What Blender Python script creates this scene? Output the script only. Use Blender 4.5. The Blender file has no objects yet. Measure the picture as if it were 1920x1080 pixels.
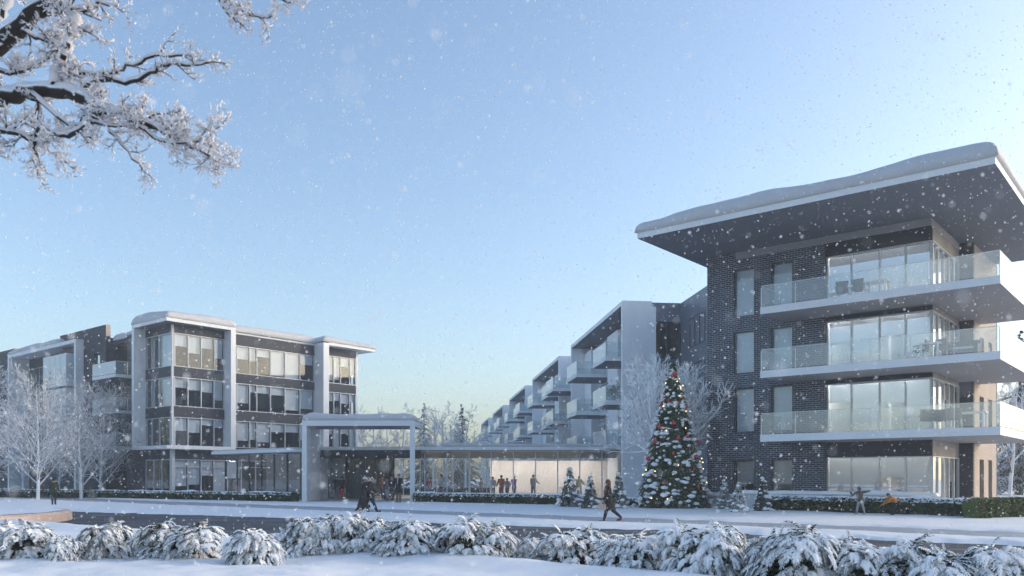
import bpy, bmesh, math, random
import numpy as np
from mathutils import Vector, Matrix

# ---------------------------------------------------------------- camera, sky, sun, exposure
S = bpy.context.scene
COL = S.collection
F_PX, HOR, EYE = 1582.0, 897.0, 1.6
cam_d = bpy.data.cameras.new('camera')
cam = bpy.data.objects.new('camera', cam_d)
COL.objects.link(cam)
cam.location = (0, 0, EYE)
cam.rotation_euler = (math.radians(90), 0, 0)
cam_d.sensor_width = 36.0
cam_d.lens = 36.0 * F_PX / 1920.0
cam_d.shift_y = (HOR - 540.0) / 1920.0
cam_d.clip_start = 0.05
cam_d.clip_end = 3000
cam_d.dof.use_dof = True
cam_d.dof.focus_distance = 42
cam_d.dof.aperture_fstop = 1.7
S.camera = cam

SUN_EL, SUN_AZ = math.radians(17), math.atan2(0.97, 0.21)   # azimuth measured from +Y towards +X
w = bpy.data.worlds.new('World')
S.world = w
w.use_nodes = True
nt = w.node_tree
bg = nt.nodes['Background']
sky = nt.nodes.new('ShaderNodeTexSky')
sky.sky_type = 'NISHITA'
sky.sun_disc = False
sky.sun_elevation = SUN_EL
sky.sun_rotation = SUN_AZ
sky.altitude = 0
sky.air_density = 1.0
sky.dust_density = 2.25
sky.ozone_density = 1.9
nt.links.new(sky.outputs[0], bg.inputs[0])
bg.inputs[1].default_value = 0.15
sd = bpy.data.lights.new('sun', 'SUN')
sd.energy = 0.6
sd.angle = math.radians(11)
sd.color = (1.0, 0.89, 0.81)
sun = bpy.data.objects.new('sun', sd)
COL.objects.link(sun)
ts = Vector((math.sin(SUN_AZ) * math.cos(SUN_EL), math.cos(SUN_AZ) * math.cos(SUN_EL), math.sin(SUN_EL)))
sun.rotation_euler = (-ts).to_track_quat('-Z', 'Y').to_euler()
sun.location = ts * 60
S.view_settings.view_transform = 'Standard'
S.view_settings.look = 'None'
S.view_settings.exposure = 1.02
S.view_settings.gamma = 1.0
S.cycles.use_denoising = True
S.cycles.max_bounces = 7
S.cycles.transparent_max_bounces = 16
S.cycles.caustics_reflective = False
S.cycles.caustics_refractive = False
S.cycles.sample_clamp_indirect = 4

# ---------------------------------------------------------------- helpers
R = random.Random(7)
NP = np.random.RandomState(5)

def at(u, v, z=0.0):
    """photo pixel on the horizontal plane z -> world point"""
    Y = (EYE - z) * F_PX / (v - HOR)
    return Vector(((u - 960) / F_PX * Y, Y, z))

def px(u, Y, z=0.0):
    return Vector(((u - 960) / F_PX * Y, Y, z))

def hashn(i, j, seed):
    h = (i * 374761393 + j * 668265263 + seed * 974711) & 0xFFFFFFFF
    h = ((h ^ (h >> 13)) * 1274126177) & 0xFFFFFFFF
    return ((h ^ (h >> 16)) & 0xFFFF) / 65535.0

def vnoise(x, y, seed=0):
    x = np.asarray(x, dtype=float); y = np.asarray(y, dtype=float)
    xi = np.floor(x).astype(np.int64); yi = np.floor(y).astype(np.int64)
    fx = x - xi; fy = y - yi
    fx = fx * fx * (3 - 2 * fx); fy = fy * fy * (3 - 2 * fy)
    a = hashn(xi, yi, seed); b = hashn(xi + 1, yi, seed)
    c = hashn(xi, yi + 1, seed); d = hashn(xi + 1, yi + 1, seed)
    return (a * (1 - fx) + b * fx) * (1 - fy) + (c * (1 - fx) + d * fx) * fy

def fbm(x, y, seed=0, oct=4):
    t = 0; amp = 0.5; n = 0
    for o in range(oct):
        t = t + amp * vnoise(x * 2 ** o, y * 2 ** o, seed + o * 17); n += amp; amp *= 0.5
    return t / n

class MB:
    """collects vertices and faces for ONE mesh object"""
    def __init__(s):
        s.v = []; s.f = []; s.m = []; s.smooth = False
    def add(s, vs, fs, m=0):
        o = len(s.v); s.v.extend([tuple(p) for p in vs])
        for f in fs:
            s.f.append(tuple(i + o for i in f)); s.m.append(m)
    def box(s, x0, x1, y0, y1, z0, z1, m=0, mb=None):
        vs = [(x0, y0, z0), (x1, y0, z0), (x1, y1, z0), (x0, y1, z0), (x0, y0, z1), (x1, y0, z1), (x1, y1, z1), (x0, y1, z1)]
        s.add(vs, [(4, 5, 6, 7), (0, 1, 5, 4), (1, 2, 6, 5), (2, 3, 7, 6), (3, 0, 4, 7)], m)
        s.add([vs[3], vs[2], vs[1], vs[0]], [(0, 1, 2, 3)], m if mb is None else mb)
    def ob(s, P, d, n, s0, s1, t0, t1, z0, z1, m=0):
        """oriented box: along d from s0..s1, along outward n from t0..t1"""
        def q(a, t, z): return (P[0] + d[0] * a + n[0] * t, P[1] + d[1] * a + n[1] * t, z)
        vs = [q(s0, t0, z0), q(s1, t0, z0), q(s1, t1, z0), q(s0, t1, z0), q(s0, t0, z1), q(s1, t0, z1), q(s1, t1, z1), q(s0, t1, z1)]
        fs = [(4, 5, 6, 7), (0, 3, 2, 1), (0, 1, 5, 4), (1, 2, 6, 5), (2, 3, 7, 6), (3, 0, 4, 7)]
        if d[0] * n[1] - d[1] * n[0] < 0: fs = [f[::-1] for f in fs]
        s.add(vs, fs, m)
    def tube(s, pts, rad, n=5, m=0, cap=True, flat=1.0):
        pts = [Vector(p) for p in pts]
        rings = []
        prev = None
        for i, p in enumerate(pts):
            t = (pts[min(i + 1, len(pts) - 1)] - pts[max(i - 1, 0)])
            if t.length < 1e-9: t = Vector((0, 0, 1))
            t.normalize()
            if prev is None:
                a = t.orthogonal().normalized()
            else:
                a = prev - t * prev.dot(t)
                a = a.normalized() if a.length > 1e-6 else t.orthogonal().normalized()
            prev = a
            b = t.cross(a)
            r = rad[i] if hasattr(rad, '__len__') else rad
            rings.append([p + (a * math.cos(2 * math.pi * k / n) + b * math.sin(2 * math.pi * k / n) * flat) * r for k in range(n)])
        o = len(s.v)
        for rg in rings: s.v.extend([tuple(p) for p in rg])
        for i in range(len(pts) - 1):
            for k in range(n):
                s.f.append((o + i * n + k, o + i * n + (k + 1) % n, o + (i + 1) * n + (k + 1) % n, o + (i + 1) * n + k)); s.m.append(m)
        if cap:
            s.f.append(tuple(o + k for k in range(n))[::-1]); s.m.append(m)
            s.f.append(tuple(o + (len(pts) - 1) * n + k for k in range(n))); s.m.append(m)
    def spike(s, p, q, r, m=0):
        """tapered three sided twig"""
        p = Vector(p); q = Vector(q); t = (q - p)
        if t.length < 1e-6: return
        t.normalize(); a = t.orthogonal().normalized(); b = t.cross(a)
        vs = [p + (a * math.cos(x) + b * math.sin(x)) * r for x in (0, 2.094, 4.189)] + [q]
        s.add(vs, [(0, 1, 3), (1, 2, 3), (2, 0, 3)], m)
    def blob(s, c, rx, ry, rz, m=0, sub=1, jit=0.0, rng=R):
        V, Fc = ICO[sub]
        c = Vector(c)
        s.add([(c[0] + x * rx * (1 + rng.uniform(-jit, jit)), c[1] + y * ry * (1 + rng.uniform(-jit, jit)), c[2] + z * rz * (1 + rng.uniform(-jit, jit))) for x, y, z in V], Fc, m)
    def build(s, name, mats, parent=None, smooth=False, loc=None):
        me = bpy.data.meshes.new(name)
        me.from_pydata(s.v, [], s.f)
        if not isinstance(mats, (list, tuple)): mats = [mats]
        for x in mats: me.materials.append(x)
        if any(s.m): me.polygons.foreach_set('material_index', s.m)
        if smooth: me.polygons.foreach_set('use_smooth', [True] * len(s.f))
        me.update()
        o = bpy.data.objects.new(name, me)
        COL.objects.link(o)
        if parent is not None: o.parent = parent
        if loc is not None: o.location = loc
        return o

def ico(sub):
    b = bmesh.new(); bmesh.ops.create_icosphere(b, subdivisions=sub, radius=1)
    b.verts.ensure_lookup_table()
    r = ([tuple(v.co) for v in b.verts], [tuple(v.index for v in f.verts) for f in b.faces]); b.free(); return r
ICO = {1: ico(1), 2: ico(2), 3: ico(3)}

def tag(o, label=None, cat=None, group=None, kind=None):
    if label: o['label'] = label
    if cat: o['category'] = cat
    if group: o['group'] = group
    if kind: o['kind'] = kind
    return o

def thing(name, label, cat, loc=(0, 0, 0), rz=0.0, group=None):
    o = bpy.data.objects.new(name, None); COL.objects.link(o)
    o.empty_display_size = 0.2
    o.location = loc; o.rotation_euler = (0, 0, rz)
    return tag(o, label, cat, group)

def dup(root, loc, rz=0.0, scale=1.0, label=None, group=None):
    c = root.copy(); COL.objects.link(c)
    c.location = loc; c.rotation_euler = (0, 0, rz)
    c.scale = (scale,) * 3 if not hasattr(scale, '__len__') else scale
    if label: c['label'] = label
    if group: c['group'] = group
    for ch in [o for o in root.children]:
        d = ch.copy(); COL.objects.link(d); d.parent = c
        for g in ch.children:
            e = g.copy(); COL.objects.link(e); e.parent = d
    return c

# ---------------------------------------------------------------- materials
def mat(name, col, rough=0.6, metal=0.0, spec=0.5, var=0.0, vscale=3.0, bump=0.0, bscale=20.0, emit=0.0):
    m = bpy.data.materials.new(name); m.use_nodes = True
    n = m.node_tree; p = n.nodes['Principled BSDF']
    p.inputs['Base Color'].default_value = (*col, 1)
    p.inputs['Roughness'].default_value = rough
    p.inputs['Metallic'].default_value = metal
    p.inputs['Specular IOR Level'].default_value = spec
    if emit:
        p.inputs['Emission Color'].default_value = (*col, 1); p.inputs['Emission Strength'].default_value = emit
    if var or bump:
        tc = n.nodes.new('ShaderNodeTexCoord')
    if var:
        nz = n.nodes.new('ShaderNodeTexNoise'); nz.inputs['Scale'].default_value = vscale; nz.inputs['Detail'].default_value = 5
        mr = n.nodes.new('ShaderNodeMapRange'); mr.inputs['From Min'].default_value = 0.25; mr.inputs['From Max'].default_value = 0.75
        mr.inputs['To Min'].default_value = 1 - var; mr.inputs['To Max'].default_value = 1 + var
        mx = n.nodes.new('ShaderNodeMix'); mx.data_type = 'RGBA'; mx.blend_type = 'MULTIPLY'
        mx.inputs[0].default_value = 1; mx.inputs[6].default_value = (*col, 1)
        n.links.new(tc.outputs['Object'], nz.inputs['Vector']); n.links.new(nz.outputs[0], mr.inputs[0])
        n.links.new(mr.outputs[0], mx.inputs[7]); n.links.new(mx.outputs[2], p.inputs['Base Color'])
    if bump:
        nb = n.nodes.new('ShaderNodeTexNoise'); nb.inputs['Scale'].default_value = bscale; nb.inputs['Detail'].default_value = 6
        bp = n.nodes.new('ShaderNodeBump'); bp.inputs['Strength'].default_value = bump; bp.inputs['Distance'].default_value = 0.05
        n.links.new(tc.outputs['Object'], nb.inputs['Vector']); n.links.new(nb.outputs[0], bp.inputs['Height']); n.links.new(bp.outputs[0], p.inputs['Normal'])
    return m

def snowy(name, under, snow=(0.86, 0.87, 0.89), lo=0.0, hi=0.35, nscale=6.0, namp=0.5, rough=0.75):
    """snow lying on whatever faces up, the plant or bark below it"""
    m = mat(name, under, rough, spec=0.2)
    n = m.node_tree; p = n.nodes['Principled BSDF']
    g = n.nodes.new('ShaderNodeNewGeometry'); sx = n.nodes.new('ShaderNodeSeparateXYZ')
    tc = n.nodes.new('ShaderNodeTexCoord'); nz = n.nodes.new('ShaderNodeTexNoise'); nz.inputs['Scale'].default_value = nscale
    nz.inputs['Detail'].default_value = 3
    ma = n.nodes.new('ShaderNodeMath'); ma.operation = 'MULTIPLY_ADD'; ma.inputs[1].default_value = namp; 
    mr = n.nodes.new('ShaderNodeMapRange'); mr.inputs['From Min'].default_value = lo + namp * 0.5; mr.inputs['From Max'].default_value = hi + namp * 0.5
    mx = n.nodes.new('ShaderNodeMix'); mx.data_type = 'RGBA'
    mx.inputs[6].default_value = (*under, 1); mx.inputs[7].default_value = (*snow, 1)
    n.links.new(g.outputs['Normal'], sx.inputs[0]); n.links.new(tc.outputs['Object'], nz.inputs['Vector'])
    n.links.new(nz.outputs[0], ma.inputs[0]); n.links.new(sx.outputs[2], ma.inputs[2]); n.links.new(ma.outputs[0], mr.inputs[0])
    n.links.new(mr.outputs[0], mx.inputs[0]); n.links.new(mx.outputs[2], p.inputs['Base Color'])
    return m

def brick_mat(name, c1, c2, mortar, bw=0.32, bh=0.108, ms=0.012):
    m = mat(name, c1, 0.8, spec=0.3)
    n = m.node_tree; p = n.nodes['Principled BSDF']
    tc = n.nodes.new('ShaderNodeTexCoord'); sp = n.nodes.new('ShaderNodeSeparateXYZ'); ad = n.nodes.new('ShaderNodeMath'); cb = n.nodes.new('ShaderNodeCombineXYZ')
    br = n.nodes.new('ShaderNodeTexBrick')
    br.inputs['Color1'].default_value = (*c1, 1); br.inputs['Color2'].default_value = (*c2, 1); br.inputs['Mortar'].default_value = (*mortar, 1)
    br.inputs['Scale'].default_value = 1; br.inputs['Brick Width'].default_value = bw; br.inputs['Row Height'].default_value = bh
    br.inputs['Mortar Size'].default_value = ms; br.inputs['Bias'].default_value = -0.2; br.inputs['Mortar Smooth'].default_value = 0.3
    n.links.new(tc.outputs['Object'], sp.inputs[0]); n.links.new(sp.outputs[0], ad.inputs[0]); n.links.new(sp.outputs[1], ad.inputs[1])
    n.links.new(ad.outputs[0], cb.inputs[0]); n.links.new(sp.outputs[2], cb.inputs[1]); n.links.new(cb.outputs[0], br.inputs['Vector'])
    nz = n.nodes.new('ShaderNodeTexNoise'); nz.inputs['Scale'].default_value = 1.2; nz.inputs['Detail'].default_value = 8; nz.inputs['Roughness'].default_value = 0.7
    mr = n.nodes.new('ShaderNodeMapRange'); mr.inputs['From Min'].default_value = 0.3; mr.inputs['From Max'].default_value = 0.7
    mr.inputs['To Min'].default_value = 0.7; mr.inputs['To Max'].default_value = 1.3
    mx = n.nodes.new('ShaderNodeMix'); mx.data_type = 'RGBA'; mx.blend_type = 'MULTIPLY'; mx.inputs[0].default_value = 1
    n.links.new(tc.outputs['Object'], nz.inputs['Vector']); n.links.new(nz.outputs[0], mr.inputs[0])
    n.links.new(br.outputs['Color'], mx.inputs[6]); n.links.new(mr.outputs[0], mx.inputs[7]); n.links.new(mx.outputs[2], p.inputs['Base Color'])
    bp = n.nodes.new('ShaderNodeBump'); bp.inputs['Strength'].default_value = 0.4; bp.inputs['Distance'].default_value = 0.01; bp.invert = True
    n.links.new(br.outputs['Fac'], bp.inputs['Height']); n.links.new(bp.outputs[0], p.inputs['Normal'])
    return m

def glass_mat(name, tint, refl=0.12, rough=0.02, milk=0.0, milkcol=(0.8, 0.85, 0.87)):
    """thin glass: lets light straight through, reflects by Fresnel, optional frosting"""
    m = bpy.data.materials.new(name); m.use_nodes = True
    n = m.node_tree; n.nodes.clear()
    out = n.nodes.new('ShaderNodeOutputMaterial')
    tr = n.nodes.new('ShaderNodeBsdfTransparent'); tr.inputs[0].default_value = (*tint, 1)
    gl = n.nodes.new('ShaderNodeBsdfGlossy'); gl.inputs['Roughness'].default_value = rough; gl.inputs[0].default_value = (0.95, 0.97, 1, 1)
    lw = n.nodes.new('ShaderNodeLayerWeight'); lw.inputs[0].default_value = 0.5          # Schlick's Fresnel, the same from either side
    fr = n.nodes.new('ShaderNodeMath'); fr.operation = 'POWER'; fr.inputs[1].default_value = 4.5
    ad = n.nodes.new('ShaderNodeMath'); ad.operation = 'MULTIPLY_ADD'; ad.use_clamp = True; ad.inputs[1].default_value = 0.9; ad.inputs[2].default_value = refl * 0.55
    mx = n.nodes.new('ShaderNodeMixShader')
    n.links.new(lw.outputs['Facing'], fr.inputs[0]); n.links.new(fr.outputs[0], ad.inputs[0]); n.links.new(ad.outputs[0], mx.inputs[0])
    last = tr.outputs[0]
    if milk:
        df = n.nodes.new('ShaderNodeBsdfDiffuse'); df.inputs[0].default_value = (*milkcol, 1)
        tl = n.nodes.new('ShaderNodeBsdfTranslucent'); tl.inputs[0].default_value = (*milkcol, 1)
        m2 = n.nodes.new('ShaderNodeMixShader'); m2.inputs[0].default_value = 0.5
        n.links.new(df.outputs[0], m2.inputs[1]); n.links.new(tl.outputs[0], m2.inputs[2])
        m1 = n.nodes.new('ShaderNodeMixShader'); m1.inputs[0].default_value = milk
        n.links.new(tr.outputs[0], m1.inputs[1]); n.links.new(m2.outputs[0], m1.inputs[2]); last = m1.outputs[0]
    n.links.new(last, mx.inputs[1]); n.links.new(gl.outputs[0], mx.inputs[2]); n.links.new(mx.outputs[0], out.inputs[0])
    return m

M = {}
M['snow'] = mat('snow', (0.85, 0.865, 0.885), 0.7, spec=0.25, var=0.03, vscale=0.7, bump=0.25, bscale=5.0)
M['roofsnow'] = mat('roof_snow', (0.52, 0.53, 0.555), 0.75, spec=0.2, var=0.05, vscale=0.5, bump=0.2, bscale=4.0)  # snow greyed down: the shade on the roofs is mixed into its colour
M['packed'] = mat('packed_snow', (0.36, 0.39, 0.43), 0.6, spec=0.3, var=0.14, vscale=0.9, bump=0.3, bscale=8.0)
M['asphalt'] = mat('asphalt', (0.050, 0.056, 0.068), 0.75, spec=0.35, var=0.3, vscale=0.6, bump=0.25, bscale=60.0)
rn = M['asphalt'].node_tree; rp = rn.nodes['Principled BSDF']      # thin slush left in streaks along the traffic
rtc = rn.nodes.new('ShaderNodeTexCoord'); rmp = rn.nodes.new('ShaderNodeMapping'); rmp.inputs['Rotation'].default_value = (0, 0, 0.692); rmp.inputs['Scale'].default_value = (0.16, 1.5, 1)
rnz = rn.nodes.new('ShaderNodeTexNoise'); rnz.inputs['Scale'].default_value = 1.0; rnz.inputs['Detail'].default_value = 8; rnz.inputs['Roughness'].default_value = 0.65
rmr = rn.nodes.new('ShaderNodeMapRange'); rmr.inputs['From Min'].default_value = 0.54; rmr.inputs['From Max'].default_value = 0.74; rmr.inputs['To Max'].default_value = 0.55
rmx = rn.nodes.new('ShaderNodeMix'); rmx.data_type = 'RGBA'; rmx.inputs[7].default_value = (0.62, 0.65, 0.69, 1)
rn.links.new(rtc.outputs['Object'], rmp.inputs[0]); rn.links.new(rmp.outputs[0], rnz.inputs['Vector']); rn.links.new(rnz.outputs[0], rmr.inputs[0])
rn.links.new(rp.inputs['Base Color'].links[0].from_socket, rmx.inputs[6]); rn.links.new(rmr.outputs[0], rmx.inputs[0]); rn.links.new(rmx.outputs[2], rp.inputs['Base Color'])
M['kerb'] = mat('kerb_stone', (0.62, 0.47, 0.40), 0.8, var=0.12, vscale=2.0)
M['brick'] = brick_mat('dark_brick', (0.033, 0.042, 0.062), (0.065, 0.078, 0.105), (0.30, 0.33, 0.37), ms=0.014)
M['brickdark'] = brick_mat('charcoal_brick', (0.035, 0.040, 0.052), (0.05, 0.055, 0.066), (0.07, 0.075, 0.085))
M['tan'] = mat('tan_render', (0.40, 0.335, 0.285), 0.85, var=0.08, vscale=1.5, bump=0.1, bscale=12)  # dark brick in sun: the sunlight is put into this beige
M['white'] = mat('white_cladding', (0.70, 0.72, 0.74), 0.55, var=0.05, vscale=0.6)
M['grey'] = mat('grey_cladding', (0.52, 0.535, 0.56), 0.55, var=0.07, vscale=0.5)
M['wingpale'] = mat('pale_render', (0.80, 0.82, 0.85), 0.6, var=0.06, vscale=0.5)
M['link'] = mat('slate_panel', (0.13, 0.15, 0.19), 0.4, var=0.12, vscale=0.5)
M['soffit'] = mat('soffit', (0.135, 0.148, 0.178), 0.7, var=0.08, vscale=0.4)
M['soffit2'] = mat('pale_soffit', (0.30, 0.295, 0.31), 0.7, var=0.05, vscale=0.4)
M['spandrel'] = mat('spandrel', (0.034, 0.040, 0.054), 0.55, spec=0.2, var=0.12, vscale=0.4)
M['mull'] = mat('aluminium', (0.50, 0.52, 0.55), 0.45, metal=0.2)
M['mulldark'] = mat('dark_frame', (0.06, 0.065, 0.08), 0.4)
M['glass'] = glass_mat('window_glass', (0.90, 0.93, 0.95), 0.065)
M['coated'] = glass_mat('coated_glass', (0.88, 0.92, 0.95), 0.30)
M['clear'] = glass_mat('clear_glass', (0.95, 0.97, 0.975), 0.10)
M['rail'] = glass_mat('balustrade_glass', (0.93, 0.96, 0.96), 0.08, milk=0.16, milkcol=(0.80, 0.84, 0.85))
M['frost'] = glass_mat('frosted_glass', (0.85, 0.9, 0.92), 0.08, milk=0.75, milkcol=(0.93, 0.95, 0.96))
M['blind'] = mat('roller_blind', (0.88, 0.89, 0.90), 0.8, var=0.04, vscale=0.8)
M['blindgrey'] = mat('grey_blind', (0.66, 0.68, 0.71), 0.8, var=0.06, vscale=0.8)
M['blindwarm'] = mat('warm_blind', (0.60, 0.52, 0.46), 0.8, var=0.06, vscale=0.8)
M['inner'] = mat('inner_wall', (0.30, 0.28, 0.27), 0.8, var=0.2, vscale=0.6)
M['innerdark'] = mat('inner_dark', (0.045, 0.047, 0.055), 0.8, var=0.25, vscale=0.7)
M['peach'] = mat('peach_wall', (0.84, 0.78, 0.74), 0.8, var=0.06, vscale=0.4)
M['floor'] = mat('inner_floor', (0.40, 0.38, 0.36), 0.5)
M['needle'] = snowy('snowy_needles', (0.018, 0.036, 0.022), snow=(0.93, 0.935, 0.945), lo=-0.42, hi=0.08, nscale=5.0, namp=0.8)
M['needle2'] = snowy('tree_needles', (0.022, 0.060, 0.018), lo=0.62, hi=0.95, nscale=3.0, namp=0.6)
M['green'] = mat('dark_needles', (0.014, 0.030, 0.016), 0.7, spec=0.2, var=0.4, vscale=6)
M['leaf'] = mat('hedge_leaf', (0.007, 0.034, 0.006), 0.6, spec=0.3, var=0.45, vscale=4)
M['leaf2'] = mat('yellow_leaf', (0.045, 0.075, 0.010), 0.6, spec=0.3, var=0.4, vscale=4)
M['bark'] = snowy('snowy_bark', (0.030, 0.024, 0.020), lo=0.1, hi=0.4, nscale=9, namp=0.35)
M['frostbark'] = snowy('frosted_bark', (0.16, 0.16, 0.175), snow=(0.76, 0.775, 0.80), lo=-0.75, hi=0.05, nscale=3, namp=0.5)
M['whitebark'] = snowy('white_frosted_bark', (0.30, 0.30, 0.32), snow=(0.93, 0.94, 0.95), lo=-0.9, hi=-0.2, nscale=3, namp=0.4)
M['greytwig'] = snowy('rime_twigs', (0.10, 0.105, 0.12), snow=(0.86, 0.87, 0.90), lo=-0.7, hi=0.1, nscale=2, namp=0.6)
M['rime'] = mat('rime', (0.66, 0.655, 0.68), 0.8, spec=0.2, var=0.06, vscale=8)
M['flake'] = mat('snowflake', (0.85, 0.87, 0.90), 0.9, spec=0.1)
M['red'] = mat('red_bauble', (0.55, 0.012, 0.02), 0.2)
M['gold'] = mat('gold_cap', (0.7, 0.5, 0.12), 0.3, metal=0.8)
M['bulb'] = mat('warm_bulb', (1.0, 0.72, 0.25), 0.4, emit=3.0)
M['lamp'] = mat('ceiling_lamp', (1.0, 0.92, 0.85), 0.4, emit=170.0)  # added glow to lift the dim passage
M['rattan'] = mat('dark_rattan', (0.05, 0.05, 0.055), 0.7)
M['whitepaint'] = mat('white_paint', (0.75, 0.76, 0.78), 0.4)
M['plastic'] = mat('black_plastic', (0.03, 0.03, 0.035), 0.5)
M['door'] = mat('dark_door', (0.035, 0.04, 0.05), 0.35)

bn = M['blind'].node_tree; bo_ = bn.nodes['Material Output']; bt_ = bn.nodes.new('ShaderNodeBsdfTranslucent'); bt_.inputs[0].default_value = (0.9, 0.9, 0.9, 1)
bx = bn.nodes.new('ShaderNodeMixShader'); bx.inputs[0].default_value = 0.35
bn.links.new(bn.nodes['Principled BSDF'].outputs[0], bx.inputs[1]); bn.links.new(bt_.outputs[0], bx.inputs[2]); bn.links.new(bx.outputs[0], bo_.inputs[0])
M['roomlamp'] = mat('room_lamp', (1.0, 0.96, 0.92), 0.4, emit=48.0)  # added glow that lightens the blinds of the glazed bay
fn = M['flake'].node_tree; ft = fn.nodes.new('ShaderNodeBsdfTranslucent'); ft.inputs[0].default_value = (0.95, 0.96, 0.98, 1)
fx = fn.nodes.new('ShaderNodeMixShader'); fx.inputs[0].default_value = 0.5
fn.links.new(fn.nodes['Principled BSDF'].outputs[0], fx.inputs[1]); fn.links.new(ft.outputs[0], fx.inputs[2]); fn.links.new(fx.outputs[0], fn.nodes['Material Output'].inputs[0])
# ---------------------------------------------------------------- building parts
def wall_holes(mb, P, d, n, L, z0, z1, holes, thick, m=0, mr=None):
    """a wall from P along d, outer face towards n, with rectangular openings (s0,s1,z0,z1) and reveals"""
    mr = m if mr is None else mr
    xs = sorted({0, L} | {h[0] for h in holes} | {h[1] for h in holes})
    zs = sorted({z0, z1} | {h[2] for h in holes} | {h[3] for h in holes})
    flip = d[0] * n[1] - d[1] * n[0] > 0
    def q(a, t, z): return (P[0] + d[0] * a - n[0] * t, P[1] + d[1] * a - n[1] * t, z)
    def quad(a, b, c, e, mm): mb.add([a, b, c, e] if not flip else [e, c, b, a], [(0, 1, 2, 3)], mm)
    for i in range(len(xs) - 1):
        for j in range(len(zs) - 1):
            a, b, c, e = xs[i], xs[i + 1], zs[j], zs[j + 1]
            if any(h[0] <= a and b <= h[1] and h[2] <= c and e <= h[3] for h in holes): continue
            quad(q(a, 0, c), q(b, 0, c), q(b, 0, e), q(a, 0, e), m)
            quad(q(b, thick, c), q(a, thick, c), q(a, thick, e), q(b, thick, e), m)
    for s0, s1, c, e in holes:
        quad(q(s0, 0, c), q(s0, 0, e), q(s0, thick, e), q(s0, thick, c), mr)
        quad(q(s1, 0, e), q(s1, 0, c), q(s1, thick, c), q(s1, thick, e), mr)
        quad(q(s0, 0, c), q(s0, thick, c), q(s1, thick, c), q(s1, 0, c), mr)
        quad(q(s0, thick, e), q(s0, 0, e), q(s1, 0, e), q(s1, thick, e), mr)
    for a, dd in ((0, -1), (L, 1)):
        quad(q(a, 0, z0), q(a, 0, z1), q(a, thick, z1), q(a, thick, z0), m)
    quad(q(0, 0, z1), q(L, 0, z1), q(L, thick, z1), q(0, thick, z1), m)

def strip(parent, P, d, n, edges, z0, z1, blinds=None, frame='mull', glass='glass', bm=None, mw=0.06, depth=0.10, transom=None, cols=None):
    """a glazed strip: window (mullions) > pane, blind.  edges = mullion positions along d"""
    f = MB()
    L0, L1 = edges[0], edges[-1]
    for e in edges: f.ob(P, d, n, e - mw / 2, e + mw / 2, -depth, 0.03, z0 + 0.05, z1 - 0.05)
    f.ob(P, d, n, L0 - mw / 2, L1 + mw / 2, -depth, 0.034, z0, z0 + 0.05); f.ob(P, d, n, L0 - mw / 2, L1 + mw / 2, -depth, 0.034, z1 - 0.05, z1)
    if transom:
        for i in range(len(edges) - 1): f.ob(P, d, n, edges[i] + mw / 2, edges[i + 1] - mw / 2, -depth + 0.01, 0.02, transom - 0.025, transom + 0.025)
    wn = f.build('window', M[frame], parent)
    g = MB()
    for i in range(len(edges) - 1):
        g.ob(P, d, n, edges[i] + mw / 2, edges[i + 1] - mw / 2, -0.045, -0.035, z0 + 0.05, z1 - 0.05)
    g.build('pane', M[glass], wn)
    if blinds:
        for i, fr in enumerate(blinds):
            if not fr: continue
            b = MB(); zt = z1 - 0.06
            mm = (cols[i] if cols else None) or bm or 'blind'
            b.ob(P, d, n, edges[i] + mw / 2 + 0.01, edges[i + 1] - mw / 2 - 0.01, -0.22, -0.20, max(z0 + 0.07, zt - fr * (z1 - z0 - 0.12)), zt)
            b.ob(P, d, n, edges[i] + mw / 2 + 0.01, edges[i + 1] - mw / 2 - 0.01, -0.235, -0.19, zt - fr * (z1 - z0 - 0.12) - 0.03 if fr < 0.97 else z0 + 0.06, zt - fr * (z1 - z0 - 0.12) if fr < 0.97 else z0 + 0.07)
            b.build('blind', M[mm], wn)
    return wn

def curtains(parent_win, P, d, n, s0, s1, z0, z1, m='blind', k=9):
    """wavy full height curtain behind a pane"""
    mb = MB(); N = k * 6; t = []
    for i in range(N + 1):
        a = s0 + (s1 - s0) * i / N; off = -0.3 + 0.05 * math.sin(i / 6 * 2 * math.pi)
        for z in (z0, z1): t.append((P[0] + d[0] * a + n[0] * off, P[1] + d[1] * a + n[1] * off, z))
    mb.add(t, [(2 * i, 2 * i + 2, 2 * i + 3, 2 * i + 1) for i in range(N)])
    return mb.build('curtain', M[m], parent_win, smooth=True)

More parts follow.
